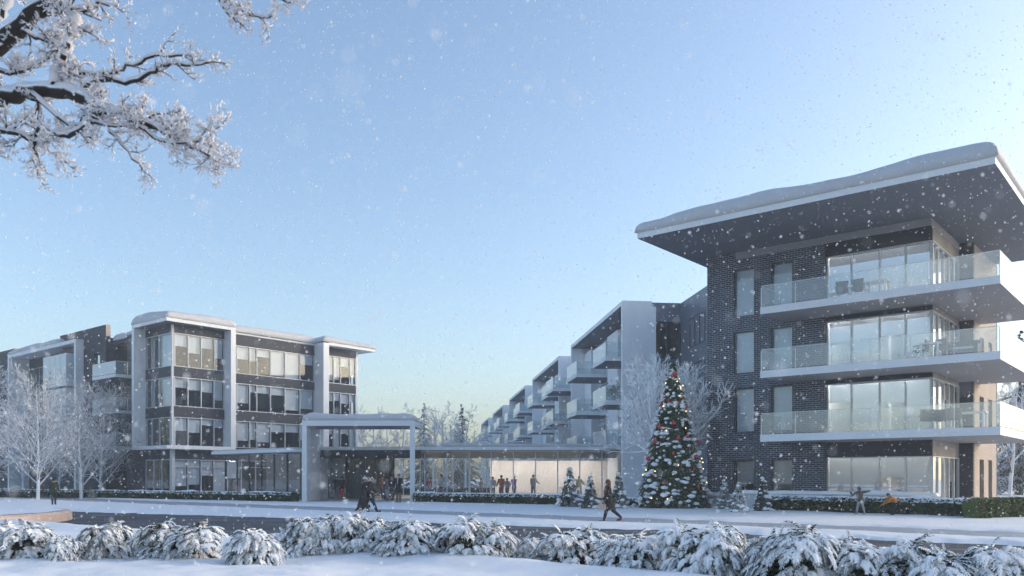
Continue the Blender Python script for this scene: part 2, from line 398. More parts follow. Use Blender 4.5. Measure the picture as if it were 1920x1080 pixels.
def snow_cap(x0, x1, y0, y1, z, h, seed, wob=0.5, edge=0.7, step=0.25, over=0.06, scale=0.25):
    """a pillow of snow lying on a flat roof, rounded at its rim"""
    nx = max(8, int((x1 - x0) / step)); ny = max(8, int((y1 - y0) / step))
    mb = MB()
    def wsp(n): 
        t = np.linspace(-1, 1, n + 1); return 0.5 + 0.5 * np.sign(t) * (1 - (1 - np.abs(t)) ** 1.35)
    X = x0 - over + (x1 - x0 + 2 * over) * wsp(nx); Y = y0 - over + (y1 - y0 + 2 * over) * wsp(ny)
    gx, gy = np.meshgrid(X, Y, indexing='ij')
    dist = np.minimum(np.minimum(gx - X[0], X[-1] - gx), np.minimum(gy - Y[0], Y[-1] - gy))
    t = np.clip(dist / edge, 0, 1); fall = np.sqrt(np.clip(1 - (1 - t) ** 2, 0, 1))
    hh = h * (1 - wob + 2 * wob * fbm(gx * scale, gy * scale, seed, 3)) + 0.04 * fbm(gx * 1.6, gy * 1.6, seed + 3)
    gz = z + 0.03 + hh * fall
    vs = np.stack([gx, gy, gz], -1).reshape(-1, 3)
    W = ny + 1
    fs = [(i * W + j, (i + 1) * W + j, (i + 1) * W + j + 1, i * W + j + 1) for i in range(nx) for j in range(ny)]
    mb.add(vs.tolist(), fs)
    rim = [i * W for i in range(nx + 1)] + [nx * W + j for j in range(1, ny + 1)] + [i * W + ny for i in range(nx - 1, -1, -1)] + [j for j in range(ny - 1, 0, -1)]
    lo = [(max(x0 + 0.02, min(x1 - 0.02, vs[i][0])), max(y0 + 0.02, min(y1 - 0.02, vs[i][1])), z + 0.004) for i in rim]
    o = len(mb.v); mb.v.extend(lo); k = len(rim)
    for i in range(k):
        mb.f.append((rim[(i + 1) % k], rim[i], o + i, o + (i + 1) % k)); mb.m.append(0)
    return mb

XA, YB = (1, 0), (0, 1)
NX, NY = (-1, 0), (0, -1)
ROT = math.atan2(-0.638, 0.770)
A = Vector((-0.770, 0.638)); B = Vector((0.638, 0.770))
def ab(a, b): 
    p = A * a + B * b; return (p[0], p[1], 0)

def railing(parent, P, d, n, L, z, h=1.05, panels=4, name='railing', m='rail'):
    g = MB()
    for i in range(panels):
        g.ob(P, d, n, L * i / panels + 0.012, L * (i + 1) / panels - 0.012, -0.02, 0.0, z + 0.04, z + h)
    r = g.build(name, M[m], parent)
    c = MB()
    for i in range(panels + 1): c.ob(P, d, n, L * i / panels - 0.012, L * i / panels + 0.012, -0.024, 0.004, z + 0.002, z + h - 0.06)
    c.ob(P, d, n, 0, L, -0.03, 0.01, z + h, z + h + 0.02)
    c.build('rail_frame', M['whitepaint'], r)
    return r

# ================================================================ RIGHT BRICK BUILDING
tw = thing('brick_building', 'four storey dark brick apartment building with a deep flat roof on the right', 'building', ab(21.7, 43.3), ROT)
zf = [3.44, 6.64, 9.84]            # undersides of the balcony slabs
hol = []
for z0, z1 in ((0.75, 2.6), (4.1, 6.5), (7.3, 9.6), (10.4, 13.02)):
    hol += [(1.56, 2.76, z0, z1), (3.68, 4.86, z0, z1)]
mb = MB(); wall_holes(mb, (0, 0), XA, NY, 6.5, 0, 13.9, hol, 0.35)
mb.box(6.49, 6.5, 0.35, 0.6, 0, 13.9)
wl = mb.build('brick_wall', M['brick'], tw)
mb = MB()
mb.box(0, 0.35, 0.352, 12.2, 0, 13.9); mb.box(0.352, 12.17, 11.85, 12.2, 0, 13.9)
mb.build('side_wall', M['brick'], tw)
mb = MB()
mb.box(11.5, 12.169, 5.8, 6.1, 0, 13.9)
mb.build('brick_pier', M['brickdark'], tw)
mb = MB(); hs = []
for z0, z1 in ((0.25, 2.62), (4.0, 6.0), (7.2, 9.2), (10.4, 12.4)): hs += [(1.3, 2.4, z0, z1), (3.6, 4.65, z0, z1)]
wall_holes(mb, (12.17, 6.102), YB, XA, 5.74, 0, 13.9, hs, 0.3)
mb.build('tan_wall', M['tan'], tw)  # wall colour carries the sunlight falling on this face
for s0, s1, z0, z1 in hs:
    f = strip(tw, (12.17 - 0.2, 6.102), YB, XA, [s0 + 0.03, s1 - 0.03], z0, z1, frame='mulldark')
for k, (s0, s1, z0, z1) in enumerate(hol):
    strip(tw, (0, 0.12), XA, NY, [s0 + 0.03, s1 - 0.03], z0, z1, blinds=[0.7 if z0 < 1 else 1.0], frame='mulldark', bm='blindwarm' if z0 < 1 else 'blindgrey')
# glazed bay, front and right flank
E = [6.56, 7.75, 9.1, 10.3, 11.44]
ES = [0.06, 1.1, 2.2, 3.3, 4.4, 5.44]
spec = [(0.25, 2.67, [0.66, 1.0, 0.40, 1.0], [0.99, 0.75, 0.8, 0.9, 0.5]),
        (3.84, 6.42, [0.35, 0.80, 0.42, 0.55], [0.35, 0.3, 0.3, 0.3, 0.4]),
        (7.04, 9.62, [0.45, 0.62, 0.36, 0.72], [0.6, 0.6, 0.6, 0.7, 0.4]),
        (10.24, 12.93, [0.62, 0.60, 0.62, 0.60], [0.65, 1.0, 0.99, 0.95, 1.0])]
for (z0, z1, bl, bs) in spec:
    w1 = strip(tw, (0, 0.30), XA, NY, E, z0, z1, glass='coated', blinds=bl, transom=z0 + 0.9 if z0 < 1 else None)
    w2 = strip(tw, (11.5, 0.30), YB, XA, ES, z0, z1, blinds=bs)
for z0, z1 in ((0, 0.25), (2.67, 3.44), (6.42, 6.64), (9.62, 9.84), (12.93, 13.9)):
    mb = MB(); mb.box(6.5, 11.5, 0.30, 0.42, z0 + 0.002, z1 - 0.002); mb.build('spandrel', M['spandrel'], tw)
    mb = MB(); mb.box(11.38, 11.5, 0.422, 5.798, z0 + 0.002, z1 - 0.002); mb.build('spandrel', M['inner'] if z0 > 2 else M['spandrel'], tw)
mb = MB(); mb.box(5.4, 15.1, -0.10, -0.02, 13.55, 13.88)
# rooms behind the glass
mb = MB()
for z in (0.1, 3.5, 6.7, 9.9):
    mb.box(0.36, 11.36, 0.46, 11.8, z, z + 0.30)
mb.build('floor_slab', M['floor'], tw)
mb = MB()
mb.box(0.4, 11.3, 4.2, 4.4, 0.42, 13.85); mb.box(6.3, 6.45, 0.6, 4.19, 0.42, 13.85); mb.box(9.0, 9.12, 2.2, 4.19, 0.42, 13.85)
mb.build('inner_wall', M['inner'], tw)
for z in (3.36, 6.56, 9.76, 13.4):  # sources added out of sight so the glazing looks lighter
    for x in (7.2, 8.8, 10.4):
        mb = MB(); mb.box(x - 0.3, x + 0.3, 0.55, 0.95, z + 0.02, z + 0.06); mb.build('ceiling_light', M['roomlamp'], tw)
# balcony slabs and balustrades
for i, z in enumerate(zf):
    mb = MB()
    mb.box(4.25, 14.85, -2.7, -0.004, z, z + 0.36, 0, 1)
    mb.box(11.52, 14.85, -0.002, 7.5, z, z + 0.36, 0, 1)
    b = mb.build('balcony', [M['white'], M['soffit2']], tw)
    b['label'] = ['lowest balcony slab', 'middle balcony slab', 'topmost balcony slab'][i]
    railing(b, (4.28, -2.66), XA, NY, 10.54, z + 0.36, panels=6)
    railing(b, (14.82, -2.64), YB, XA, 10.1, z + 0.36, panels=6)
    railing(b, (4.28, -2.6), YB, NX, 2.55, z + 0.36, panels=1)
for z in zf:
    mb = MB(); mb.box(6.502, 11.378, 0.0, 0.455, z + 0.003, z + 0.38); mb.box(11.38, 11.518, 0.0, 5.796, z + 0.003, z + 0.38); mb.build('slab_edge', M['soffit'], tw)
# roof
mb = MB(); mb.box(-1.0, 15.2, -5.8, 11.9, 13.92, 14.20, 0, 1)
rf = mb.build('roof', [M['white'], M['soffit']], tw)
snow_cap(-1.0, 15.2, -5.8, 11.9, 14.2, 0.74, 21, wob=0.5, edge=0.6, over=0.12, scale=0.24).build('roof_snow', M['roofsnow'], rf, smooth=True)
mb = MB(); mb.box(1.7, 11.52, -0.03, -0.004, 13.55, 13.915); mb.box(11.502, 11.53, -0.002, 5.79, 13.55, 13.915)
mb.build('fascia', M['soffit2'], tw)

# ================================================================ LEFT BUILDING
lb = thing('apartment_building', 'four storey glass and white framed apartment building with snowy roofs on the left', 'building', ab(62.4, 33.3), ROT)
LV = [(4.20, 6.49), (7.35, 9.69), (10.52, 13.18)]
SP = [(6.49, 7.35), (9.69, 10.52), (13.18, 13.84)]
# white frame round the corner bay
mb = MB()
mb.box(-5.6, 0, 0, 6.05, 13.86, 14.12, 0, 1)
rb = mb.build('roof', [M['white'], M['soffit']], lb); rb['label'] = 'projecting flat roof of the corner bay'
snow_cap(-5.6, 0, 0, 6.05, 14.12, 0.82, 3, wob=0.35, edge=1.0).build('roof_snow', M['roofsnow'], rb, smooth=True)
mb = MB()
mb.box(-5.6, 0, 0, 6.05, 3.92, 4.19)
mb.box(-5.6, -5.25, 0, 1.2, 4.192, 13.858); mb.box(-1.2, 0, 5.6, 6.05, 4.192, 13.858)
mb.build('white_frame', M['white'], lb)
PB = (-1.0, 0.0)
e1 = [1.0, 1.2, 2.35, 3.5, 4.65, 5.55]
bl1 = [[1.0, 0.45, 0.5, 0.2, 0.27], [1.0, 0.33, 0.38, 0.42, 0.68], [1.0, 0.36, 0.53, 0.33, 0.6]]
e2 = [6.1, 6.95, 8.2, 8.9, 10.3, 11.8, 13.4, 14.95]
bl2 = [[0.22, 0.72, 0.68, 0.76, 0.32, 0.30, 0.6], [0.62, 0.70, 0.25, 0.26, 0.28, 0.84, 0.74], [0.38, 0.45, 0.48, 0.27, 0.93, 1.0, 0.36]]
e3 = [15.7, 16.3, 17.0, 17.8, 18.9, 19.6]
bl3 = [[0.9, 0.3, 0.9, 0.25, 0.8], [0.95, 0.35, 0.3, 0.4, 0.3], [0.95, 0.9, 0.85, 0.32, 0.6]]
for k, (z0, z1) in enumerate(LV):
    g = 'blindgrey'
    strip(lb, PB, YB, XA, e1, z0, z1, blinds=bl1[k], cols=[None, None, None, None, g if k == 2 else None])
    strip(lb, (-1.3, 0), YB, XA, e2, z0, z1 - (0.28 if k == 2 else 0), blinds=bl2[k])
    strip(lb, PB, YB, XA, e3, z0, z1 - (0.1 if k == 2 else 0), blinds=bl3[k])
    wv = strip(lb, (0, 1.0), XA, NY, [-5.2, -4.2, -3.0, -1.02], z0, z1, frame='mull')
    curtains(wv, (0, 1.0), XA, NY, -3.0 if k else -1.9, -1.1, z0 + 0.05, z1 - 0.05)
    if k: curtains(wv, (0, 1.0), XA, NY, -4.8, -4.3, z0 + 0.05, z1 - 0.05, k=3)
for k, (z0, z1) in enumerate(SP):
    a, b = z0 + 0.002, z1 - 0.002
    for q in ((-1.10, -0.98, 1.102, 5.598, a, b), (-5.25, -0.98, 1.0 - 0.02, 1.10, a, b), (-1.42, -1.28, 6.06, 15.0, a - (0.28 if k == 2 else 0), b), (-1.10, -0.98, 15.66, 19.62, a - (0.1 if k == 2 else 0), b)):
        mb = MB(); mb.box(*q); mb.build('spandrel', M['spandrel'], lb)
mb = MB()
mb.box(-4.0, -1.22, 6.06, 15.0, 13.842, 14.0)
mb.box(-1.5, 0.05, 15.0, 15.62, 0, 14.02); mb.box(-4.0, 0.05, 15.622, 21.2, 13.845, 14.1, 0, 0)
mb.box(-1.4, -0.95, 19.64, 19.9, 0, 13.84)
rb = mb.build('roof_edge', M['white'], lb)
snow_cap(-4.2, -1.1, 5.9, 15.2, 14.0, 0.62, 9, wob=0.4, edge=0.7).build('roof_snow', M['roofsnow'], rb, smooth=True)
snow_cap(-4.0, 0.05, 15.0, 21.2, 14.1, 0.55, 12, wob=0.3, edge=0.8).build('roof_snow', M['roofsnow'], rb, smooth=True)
# ground floor
strip(lb, (-1.0, 0), YB, XA, [1.2, 2.35, 3.5, 4.65, 5.9, 7.2, 8.6, 10.0, 11.5, 13.0, 14.9], 0.15, 3.12, blinds=[0.72, 0.68, 0.42, 1.0, 0.5, 0.0, 0.0, 0.0, 0.0, 0.0], bm='blindgrey', transom=2.53, frame='mull')
strip(lb, (0, 1.0), XA, NY, [-5.2, -3.9, -2.6, -1.3], 0.15, 3.12, frame='mull')
mb = MB(); mb.box(-1.12, -0.97, 1.05, 15.0, 3.122, 3.915); mb.box(-5.6, -1.122, 1.0, 1.12, 3.122, 3.915); mb.box(-1.12, -0.97, 1.05, 15.0, 0, 0.149); mb.box(-5.6, -1.122, 1.0, 1.12, 0, 0.149)
mb.build('ground_floor_band', M['spandrel'], lb)
mb = MB()
mb.ob((-1.0, 1.0), XA, NY, -0.25, 0.08, -0.2, 0.06, 0, 3.915); mb.ob((-1.0, 1.0), XA, NY, -0.12, 0.04, -0.12, 0.04, 4.2, 13.8)
mb.build('corner_post', M['grey'], lb)
mb = MB()
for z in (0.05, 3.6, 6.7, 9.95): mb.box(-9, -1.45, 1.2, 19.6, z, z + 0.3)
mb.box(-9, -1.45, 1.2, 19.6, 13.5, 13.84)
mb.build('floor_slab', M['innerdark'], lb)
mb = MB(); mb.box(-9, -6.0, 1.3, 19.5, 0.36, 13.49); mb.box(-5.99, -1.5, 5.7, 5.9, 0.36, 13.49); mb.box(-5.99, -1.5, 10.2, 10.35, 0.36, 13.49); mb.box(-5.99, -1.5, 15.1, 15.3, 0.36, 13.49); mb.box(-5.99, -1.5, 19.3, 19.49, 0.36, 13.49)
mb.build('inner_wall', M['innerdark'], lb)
# long wing going off to the left
mb = MB()
mb.box(-12.0, -5.62, 2.6, 2.9, 0, 13.6)
mb.box(-12.0, -5.62, 1.2, 2.598, 13.3, 13.6)
mb.build('recessed_wall', M['spandrel'], lb)
for z0, z1 in ((0.3, 3.0), (4.2, 6.6), (7.3, 9.7), (10.4, 12.6)):
    wv = strip(lb, (0, 2.56), XA, NY, [-11.5, -10.6, -9.0, -7.4, -5.9], z0, z1)
    curtains(wv, (0, 2.56), XA, NY, -11.4, -10.7, z0 + 0.05, z1 - 0.05, k=4); 
mb = MB(); hh = [(6.9, 8.2, z, z + 2.6) for z in (3.9, 7.0, 10.1)]
wall_holes(mb, (-21.0, 0.7), XA, NY, 9.3, 0, 15.0, hh, 0.4); mb.box(-12.1, -11.7, 1.102, 8, 0, 13.9); mb.box(-21, -12.1, 1.102, 8, 13.6, 13.89)
mb.build('dark_block', M['brickdark'], lb)
for s0, s1, z0, z1 in hh: strip(lb, (-21.0, 0.95), XA, NY, [s0 + 0.03, s1 - 0.03], z0, z1, frame='mulldark')
mb = MB(); mb.box(-11.698, -11.66, 0.7, 1.10, 14.0, 15.01)
mb.build('block_flank', M['tan'], lb)  # strip coloured as the sunlit edge of the dark block
for z in (4.0, 7.0, 10.0):
    mb = MB(); mb.box(-11.6, -7.4, -0.5, 2.55, z, z + 0.28, 0, 1)
    b = mb.build('balcony', [M['white'], M['soffit']], lb)
    railing(b, (-11.58, -0.48), XA, NY, 4.16, z + 0.28, panels=3, m='frost'); railing(b, (-7.42, -0.46), YB, XA, 3.0, z + 0.28, panels=3)
for x0, x1 in ((-31.7, -16.0),):
    mb = MB(); mb.box(x0, x1, 0, 1.8, 13.8, 14.12, 0, 0); mb.box(x0, x0 + 0.35, 0, 2.0, 0, 13.798); mb.box(x1 - 0.35, x1, 0, 0.69, 0, 13.798)
    rb = mb.build('white_frame', M['white'], lb)
    snow_cap(x0, x1 - 4, 0, 5, 14.12, 0.6, 31, wob=0.3, edge=1.2).build('roof_snow', M['roofsnow'], rb, smooth=True)
    mb = MB(); mb.box(x0 + 0.36, x1 - 5.1, 1.9, 2.1, 0, 13.79)
    mb.build('recessed_wall', M['spandrel'], lb)
    for z in (4.0, 7.15, 10.3):
        strip(lb, (0, 1.86), XA, NY, [x0 + 0.5, x0 + 1.6, x0 + 3.0, x0 + 4.4, x0 + 5.8, x0 + 7.2], z, z + 2.5)
        mb = MB(); mb.box(-22.3, -17.3, -0.3, 0.65, z - 0.3, z, 0, 1)
        b = mb.build('balcony', [M['white'], M['soffit']], lb)
        wg = MB(); wg.box(-22.28, -17.32, -0.28, -0.25, z + 0.02, z + 2.65); wg.box(-17.35, -17.32, -0.248, 0.64, z + 0.02, z + 2.65); wg.build('winter_garden', M['frost'], b)
        wg = MB()
        for xx in (-22.3, -21.0, -19.8, -18.6, -17.36): wg.box(xx, xx + 0.05, -0.3, -0.282, z + 0.01, z + 2.7)
        wg.build('winter_garden_frame', M['whitepaint'], b)
mb = MB(); mb.box(-41, -31.9, 0.7, 6, 0, 14.9); mb.box(-31.898, -31.86, 0.7, 5, 0, 14.91, 1)  # second box is a thin sheet in the painted sunlight colour
mb.build('dark_block', [M['brickdark'], M['tan']], lb)
mb = MB(); mb.box(-11.6, -5.62, 3.2, 9, 13.65, 13.9)
rb = mb.build('roof', M['white'], lb)
snow_cap(-11.6, -5.62, 1.3, 9, 13.6, 0.7, 41, wob=0.3, edge=1.0).build('roof_snow', M['roofsnow'], rb, smooth=True)
mb = MB(); mb.box(-40, -9.1, 9.2, 9.4, 0, 13.6); mb.build('back_wall', M['brickdark'], lb)

# ================================================================ RIGHT WING, stepping away
WR = math.atan2(0.110, 0.994)
wg_ = thing('residential_wing', 'long pale wing with stacked balconies stepping away behind the glass passage', 'building', (7.68, 58.7, 0), WR)
MOD = [0, 26.8, 53.8, 84.0, 113.5]
for i, y0 in enumerate(MOD):
    mb = MB()
    mb.box(0, 2.1, y0, y0 + 0.35, 0, 13.98); mb.box(0, 2.1, y0 + 19.65, y0 + 20, 0, 13.66); mb.box(0, 2.1, y0 + 0.352, y0 + 20, 13.67, 13.98, 0, 1)
    fr = mb.build('bay_frame', [M['wingpale'], M['soffit']], wg_)
    mb = MB(); mb.box(2.1, 2.4, y0, y0 + 27, 0, 13.6); mb.box(1.9, 2.4, y0 + 20.1, y0 + 26.7, 12.6, 13.7)
    mb.box(1.2, 2.098, y0 + 6.4, y0 + 10.0, 0, 13.1); mb.box(1.2, 2.098, y0 + 16.5, y0 + 19.6, 0, 13.1)
    mb.build('facade', [M['wingpale']], wg_)
    for lv, z in enumerate((3.7, 6.8, 9.9)):
        if i < 4:
            strip(wg_, (2.06, y0), YB, NX, [0.5, 1.6, 2.7, 3.8, 5.0, 6.3], z + 0.3, z + 3.0, mw=0.08)
            strip(wg_, (2.06, y0), YB, NX, [10.1, 11.3, 12.5, 13.7, 15.0, 16.4], z + 0.3, z + 3.0, mw=0.08)
        for (s0, s1, xo) in ((0.9, 5.3, -1.0), (10.6, 15.2, -1.25), (21.8, 26.4, -1.4)):
            mb = MB(); mb.box(xo, 2.0, y0 + s0, y0 + s1, z, z + 0.3, 0, 1)
            b = mb.build('balcony', [M['white'], M['soffit']], wg_)
            g = MB(); zz = z + 0.3
            g.box(xo + 0.02, xo + 0.05, y0 + s0 + 0.02, y0 + s1 - 0.02, zz + 0.02, zz + 1.05)
            g.build('railing', M['frost'], b)
            for q in (s0 + 0.02, s1 - 0.05):
                g = MB(); g.box(xo + 0.052, 2.0, y0 + q, y0 + q + 0.03, zz + 0.02, zz + 1.05); g.build('side_railing', M['rail'], b)
mb = MB(); mb.box(2.1, 14, 0.5, 142, 13.61, 13.95)
rb = mb.build('roof', M['grey'], wg_)
mb = MB(); mb.box(2.102, 4.2, 0.06, 0.3, 12.6, 13.9); mb.box(2.102, 4.2, 0.06, 0.3, 0, 3.4); mb.box(2.102, 4.2, 0.06, 0.3, 6.4, 6.9); mb.box(2.102, 4.2, 0.06, 0.3, 9.5, 10.0)
mb.box(4.2, 4.5, -9.0, 0.3, 0, 13.9); mb.box(4.502, 10, -9.0, -8.7, 0, 13.9)
mb.build('link_wall', M['link'], wg_)
for z0, z1 in ((3.4, 6.4), (6.9, 9.5), (10.0, 12.6)):
    strip(wg_, (0, 0.10), XA, NY, [2.15, 3.2, 4.15], z0, z1, frame='mulldark')
    strip(wg_, (4.19, 0), YB, NX, [-5.0, -4.0, -3.0, -2.0], z0 + 0.4, z1 - 0.2, frame='mulldark', blinds=[0.9, 0, 0.6])
mb = MB(); mb.box(4.6, 5.0, 0.4, 140, 0, 13.6); mb.build('inner_wall', M['inner'], wg_)

# ================================================================ GLASS PASSAGE between the buildings
gp = thing('glass_passage', 'single storey glazed passage with a thin white snowy roof joining the buildings', 'building', (-6.4, 60.0, 0), 0)
# local: x right, y away
W_ = 15.2
mb = MB(); mb.box(-7.6, W_, 0, 14.0, 3.62, 3.86, 0, 1)
rf = mb.build('roof', [M['white'], M['soffit2']], gp)
snow_cap(0.2, W_, 0.1, 13.8, 3.86, 0.22, 77, wob=0.4, edge=0.5, step=0.4).build('roof_snow', M['roofsnow'], rf, smooth=True)
ee = [0.1 + 1.6 * i for i in range(10)]
strip(gp, (0, 0.9), XA, NY, ee, 0.12, 3.6, glass='clear', mw=0.07, depth=0.12)
strip(gp, (-7.4, 13.4), XA, NY, [1.45 * i for i in range(16)], 0.12, 3.6, glass='clear', frame='mull', mw=0.08)
mb = MB(); mb.box(-7.4, W_ - 0.3, 0.92, 13.3, 0.0, 0.10); mb.build('floor_slab', M['floor'], gp)
mb = MB(); mb.box(-7.3, W_ - 0.4, 5.6, 5.8, 3.18, 3.615); mb.build('ceiling_beam', M['soffit2'], gp)  # invented drop that hides the added sources behind it
mb = MB(); mb.box(4.6, 14.6, 9.0, 9.2, 0.1, 3.05); mb.build('inner_wall', M['peach'], gp)
mb = MB(); mb.box(W_ - 0.35, W_ - 0.1, 0.85, 1.1, 0, 3.61); mb.box(W_ - 0.05, W_ + 3.4, 2.5, 2.8, 0, 3.4); 
mb.build('end_post', M['spandrel'], gp)
for k in range(8):  # unseen sources added to brighten the interior
    for yy in (7.2,):
        mb = MB(); mb.tube([(-6.0 + k * 2.6, yy, 3.59), (-6.0 + k * 2.6, yy, 3.615)], 0.13, 14); mb.build('ceiling_light', M['lamp'], gp)
# vestibule behind the portal
mb = MB(); mb.box(-7.5, -0.1, 0.2, 0.5, 3.05, 3.61); mb.build('vestibule_beam', M['spandrel'], gp)
strip(gp, (-7.4, 2.6), XA, NY, [0.2, 1.1, 2.0, 2.9, 3.7, 4.6], 0.12, 3.04, glass='glass', frame='mulldark', transom=2.3)
mb = MB(); mb.box(-6.0, -5.1, 2.45, 2.52, 0.1, 2.25); mb.box(-5.08, -4.2, 2.45, 2.52, 0.1, 2.25)
mb.build('door', M['door'], gp)
mb = MB(); mb.box(-7.4, -2.8, 6.0, 6.2, 0.1, 3.6); mb.build('inner_wall', M['innerdark'], gp)
# canted glass link to the left building
d0 = Vector((-14.7, 58.9)) - Vector((-22.2, 65.0)); Ld = d0.length; dv = (d0[0] / Ld, d0[1] / Ld); nv = (dv[1], -dv[0])
lk = thing('glass_link', 'canted glazed link under a thin snowy canopy left of the entrance portal', 'building', (-22.2, 65.0, 0), 0)
strip(lk, (0, 0), dv, nv, [0.2 + i * (Ld - 0.3) / 6 for i in range(7)], 0.12, 3.4, frame='mulldark', glass='glass')
mb = MB(); mb.ob((0, 0), dv, nv, -0.6, Ld, -3.0, 0.7, 3.45, 3.66); cn = mb.build('canopy', M['white'], lk)
mb = MB(); mb.ob((0, 0), dv, nv, -0.5, Ld - 0.1, -2.9, 0.6, 3.665, 3.76); mb.build('canopy_snow', M['roofsnow'], cn)
mb = MB(); mb.ob((0, 0), dv, nv, 0, Ld - 0.1, -4.0, -3.8, 0, 3.44); mb.build('inner_wall', M['inner'], lk)

# ================================================================ ENTRANCE PORTAL
pt = thing('entrance_portal', 'tall white square portal frame with snow on top over the entrance', 'portal', (-14.0, 56.2, 0), 0)
mb = MB()
mb.box(0, 7.5, 0, 4.1, 5.10, 5.47, 0, 1)
mb.build('lintel', [M['white'], M['soffit']], pt)
mb = MB(); mb.box(0, 0.32, 0, 4.1, 0, 5.098); mb.build('side_wall', M['white'], pt)
mb = MB(); mb.box(7.2, 7.5, 0, 0.4, 0, 5.098); mb.build('post', M['white'], pt)
snow_cap(0.05, 7.45, 0.05, 4.05, 5.47, 0.5, 55, wob=0.7, edge=1.2, scale=0.4).build('portal_snow', M['roofsnow'], pt, smooth=True)
#PART2
# ================================================================ GROUND, ROAD, PATH
def spaced(lo, hi, segs):
    """coordinates from lo to hi: list of (limit, step)"""
    out = [lo]
    for lim, st in segs:
        n = max(1, int(round((lim - out[-1]) / st))); a = out[-1]
        out += [a + (lim - a) * k / n for k in range(1, n + 1)]
    return np.array(out)
def seg_b(u):     # along-road coordinate helper: far edge of the road in b as a function of a
    return np.interp(u, [-40, -14, -2, 14, 26, 34, 42, 60], [24.2, 23.9, 24.3, 23.7, 22.3, 20.4, 19.0, 16.5])
def ground_h(X, Y):
    a = X * A[0] + Y * A[1]; b = X * B[0] + Y * B[1]
    n1 = fbm(X * 0.35, Y * 0.35, 4, 4) - 0.5; n2 = fbm(X * 1.5, Y * 1.5, 11, 4) - 0.5; n3 = fbm(X * 5, Y * 5, 8, 3) - 0.5
    h = 0.05 + 0.05 * n1 + 0.045 * n2 + 0.02 * n3
    ed = 0.9 * n1 + 1.5 * n2
    far = seg_b(a)
    def band(lo, hi, soft): return np.clip((b - lo + ed * 0.8) / soft, 0, 1) * np.clip((hi - b + ed * 0.8) / soft, 0, 1)
    road = band(12.2 + 0 * far, far, 0.5)
    path = band(25.4, 29.4 + 0.02 * (a - 10), 0.6)
    bank = np.exp(-((b - 24.9) / 0.55) ** 2) * (0.02 + 0.06 * np.clip(n1 + 0.3, 0, 1))
    bank2 = np.exp(-((b - 11.4) / 0.7) ** 2) * 0.12
    bank3 = np.exp(-((b - 30.6) / 0.8) ** 2) * 0.04
    h = h + bank + bank2 + bank3
    h = h * (1 - road) + (-0.10) * road
    h = h * (1 - path) + (-0.05) * path
    fore = np.clip((13.5 - b) / 6, 0, 1)
    h = h + fore * (0.17 * (fbm(X * 0.9, Y * 0.9, 91, 4) - 0.4) + 0.075 * (fbm(X * 3.5, Y * 4, 92, 3) - 0.5))
    near = np.clip((120 - Y) / 40, 0, 1) * np.clip((Y + 30) / 20, 0, 1)
    return h * near
gx = spaced(-900, 900, [(-120, 60), (-60, 3), (-22, 0.35), (22, 0.12), (46, 0.4), (120, 4), (900, 60)])
gy = spaced(-60, 1600, [(2, 2.0), (9, 0.14), (24, 0.10), (48, 0.22), (80, 0.5), (140, 3), (1600, 60)])
GX, GY = np.meshgrid(gx, gy, indexing='ij')
GZ = ground_h(GX, GY)
me = bpy.data.meshes.new('ground')
nX, nY = len(gx), len(gy)
V = np.stack([GX, GY, GZ], -1).reshape(-1, 3)
I = (np.arange(nX - 1)[:, None] * nY + np.arange(nY - 1)[None, :]).reshape(-1)
Fq = np.stack([I, I + nY, I + nY + 1, I + 1], -1)
me.vertices.add(len(V)); me.vertices.foreach_set('co', V.reshape(-1))
me.loops.add(Fq.size); me.loops.foreach_set('vertex_index', Fq.reshape(-1).astype(np.int32))
me.polygons.add(len(Fq)); me.polygons.foreach_set('loop_start', np.arange(0, Fq.size, 4, dtype=np.int32))
me.polygons.foreach_set('use_smooth', np.ones(len(Fq), dtype=bool))
me.update(calc_edges=True); me.validate()
me.materials.append(M['snow'])
go = bpy.data.objects.new('ground', me); COL.objects.link(go); tag(go, 'snow covered ground with soft drifts around the road and buildings', kind='structure')
def gz(x, y): return float(ground_h(np.array([x]), np.array([y]))[0])
def on(p, dz=0.0): return (p[0], p[1], gz(p[0], p[1]) + dz)

def band_sheet(name, a0, a1, blo, bhi, z, m, label):
    mb = MB(); N = 60; vs = []
    for i in range(N + 1):
        a = a0 + (a1 - a0) * i / N
        for b in (blo(a), bhi(a)):
            p = A * a + B * b; vs.append((p[0], p[1], z))
    mb.add(vs, [(2 * i, 2 * i + 1, 2 * i + 3, 2 * i + 2)[::-1] for i in range(N)])
    return tag(mb.build(name, m), label, kind='structure')
band_sheet('road', -45, 75, lambda a: 11.0, lambda a: float(seg_b(a)) + 1.0, -0.05, M['asphalt'], 'wet dark asphalt road between the snow banks')
band_sheet('path', -45, 75, lambda a: 24.9, lambda a: 30.3, 0.0, M['packed'], 'trodden grey snow footpath along the road')
# asphalt entrance court under the portal
mb = MB(); mb.box(-13.6, -6.9, 55.4, 62.4, -0.1, 0.09); tag(mb.build('entrance_paving', M['packed']), 'bare paving under the entrance portal', kind='structure')
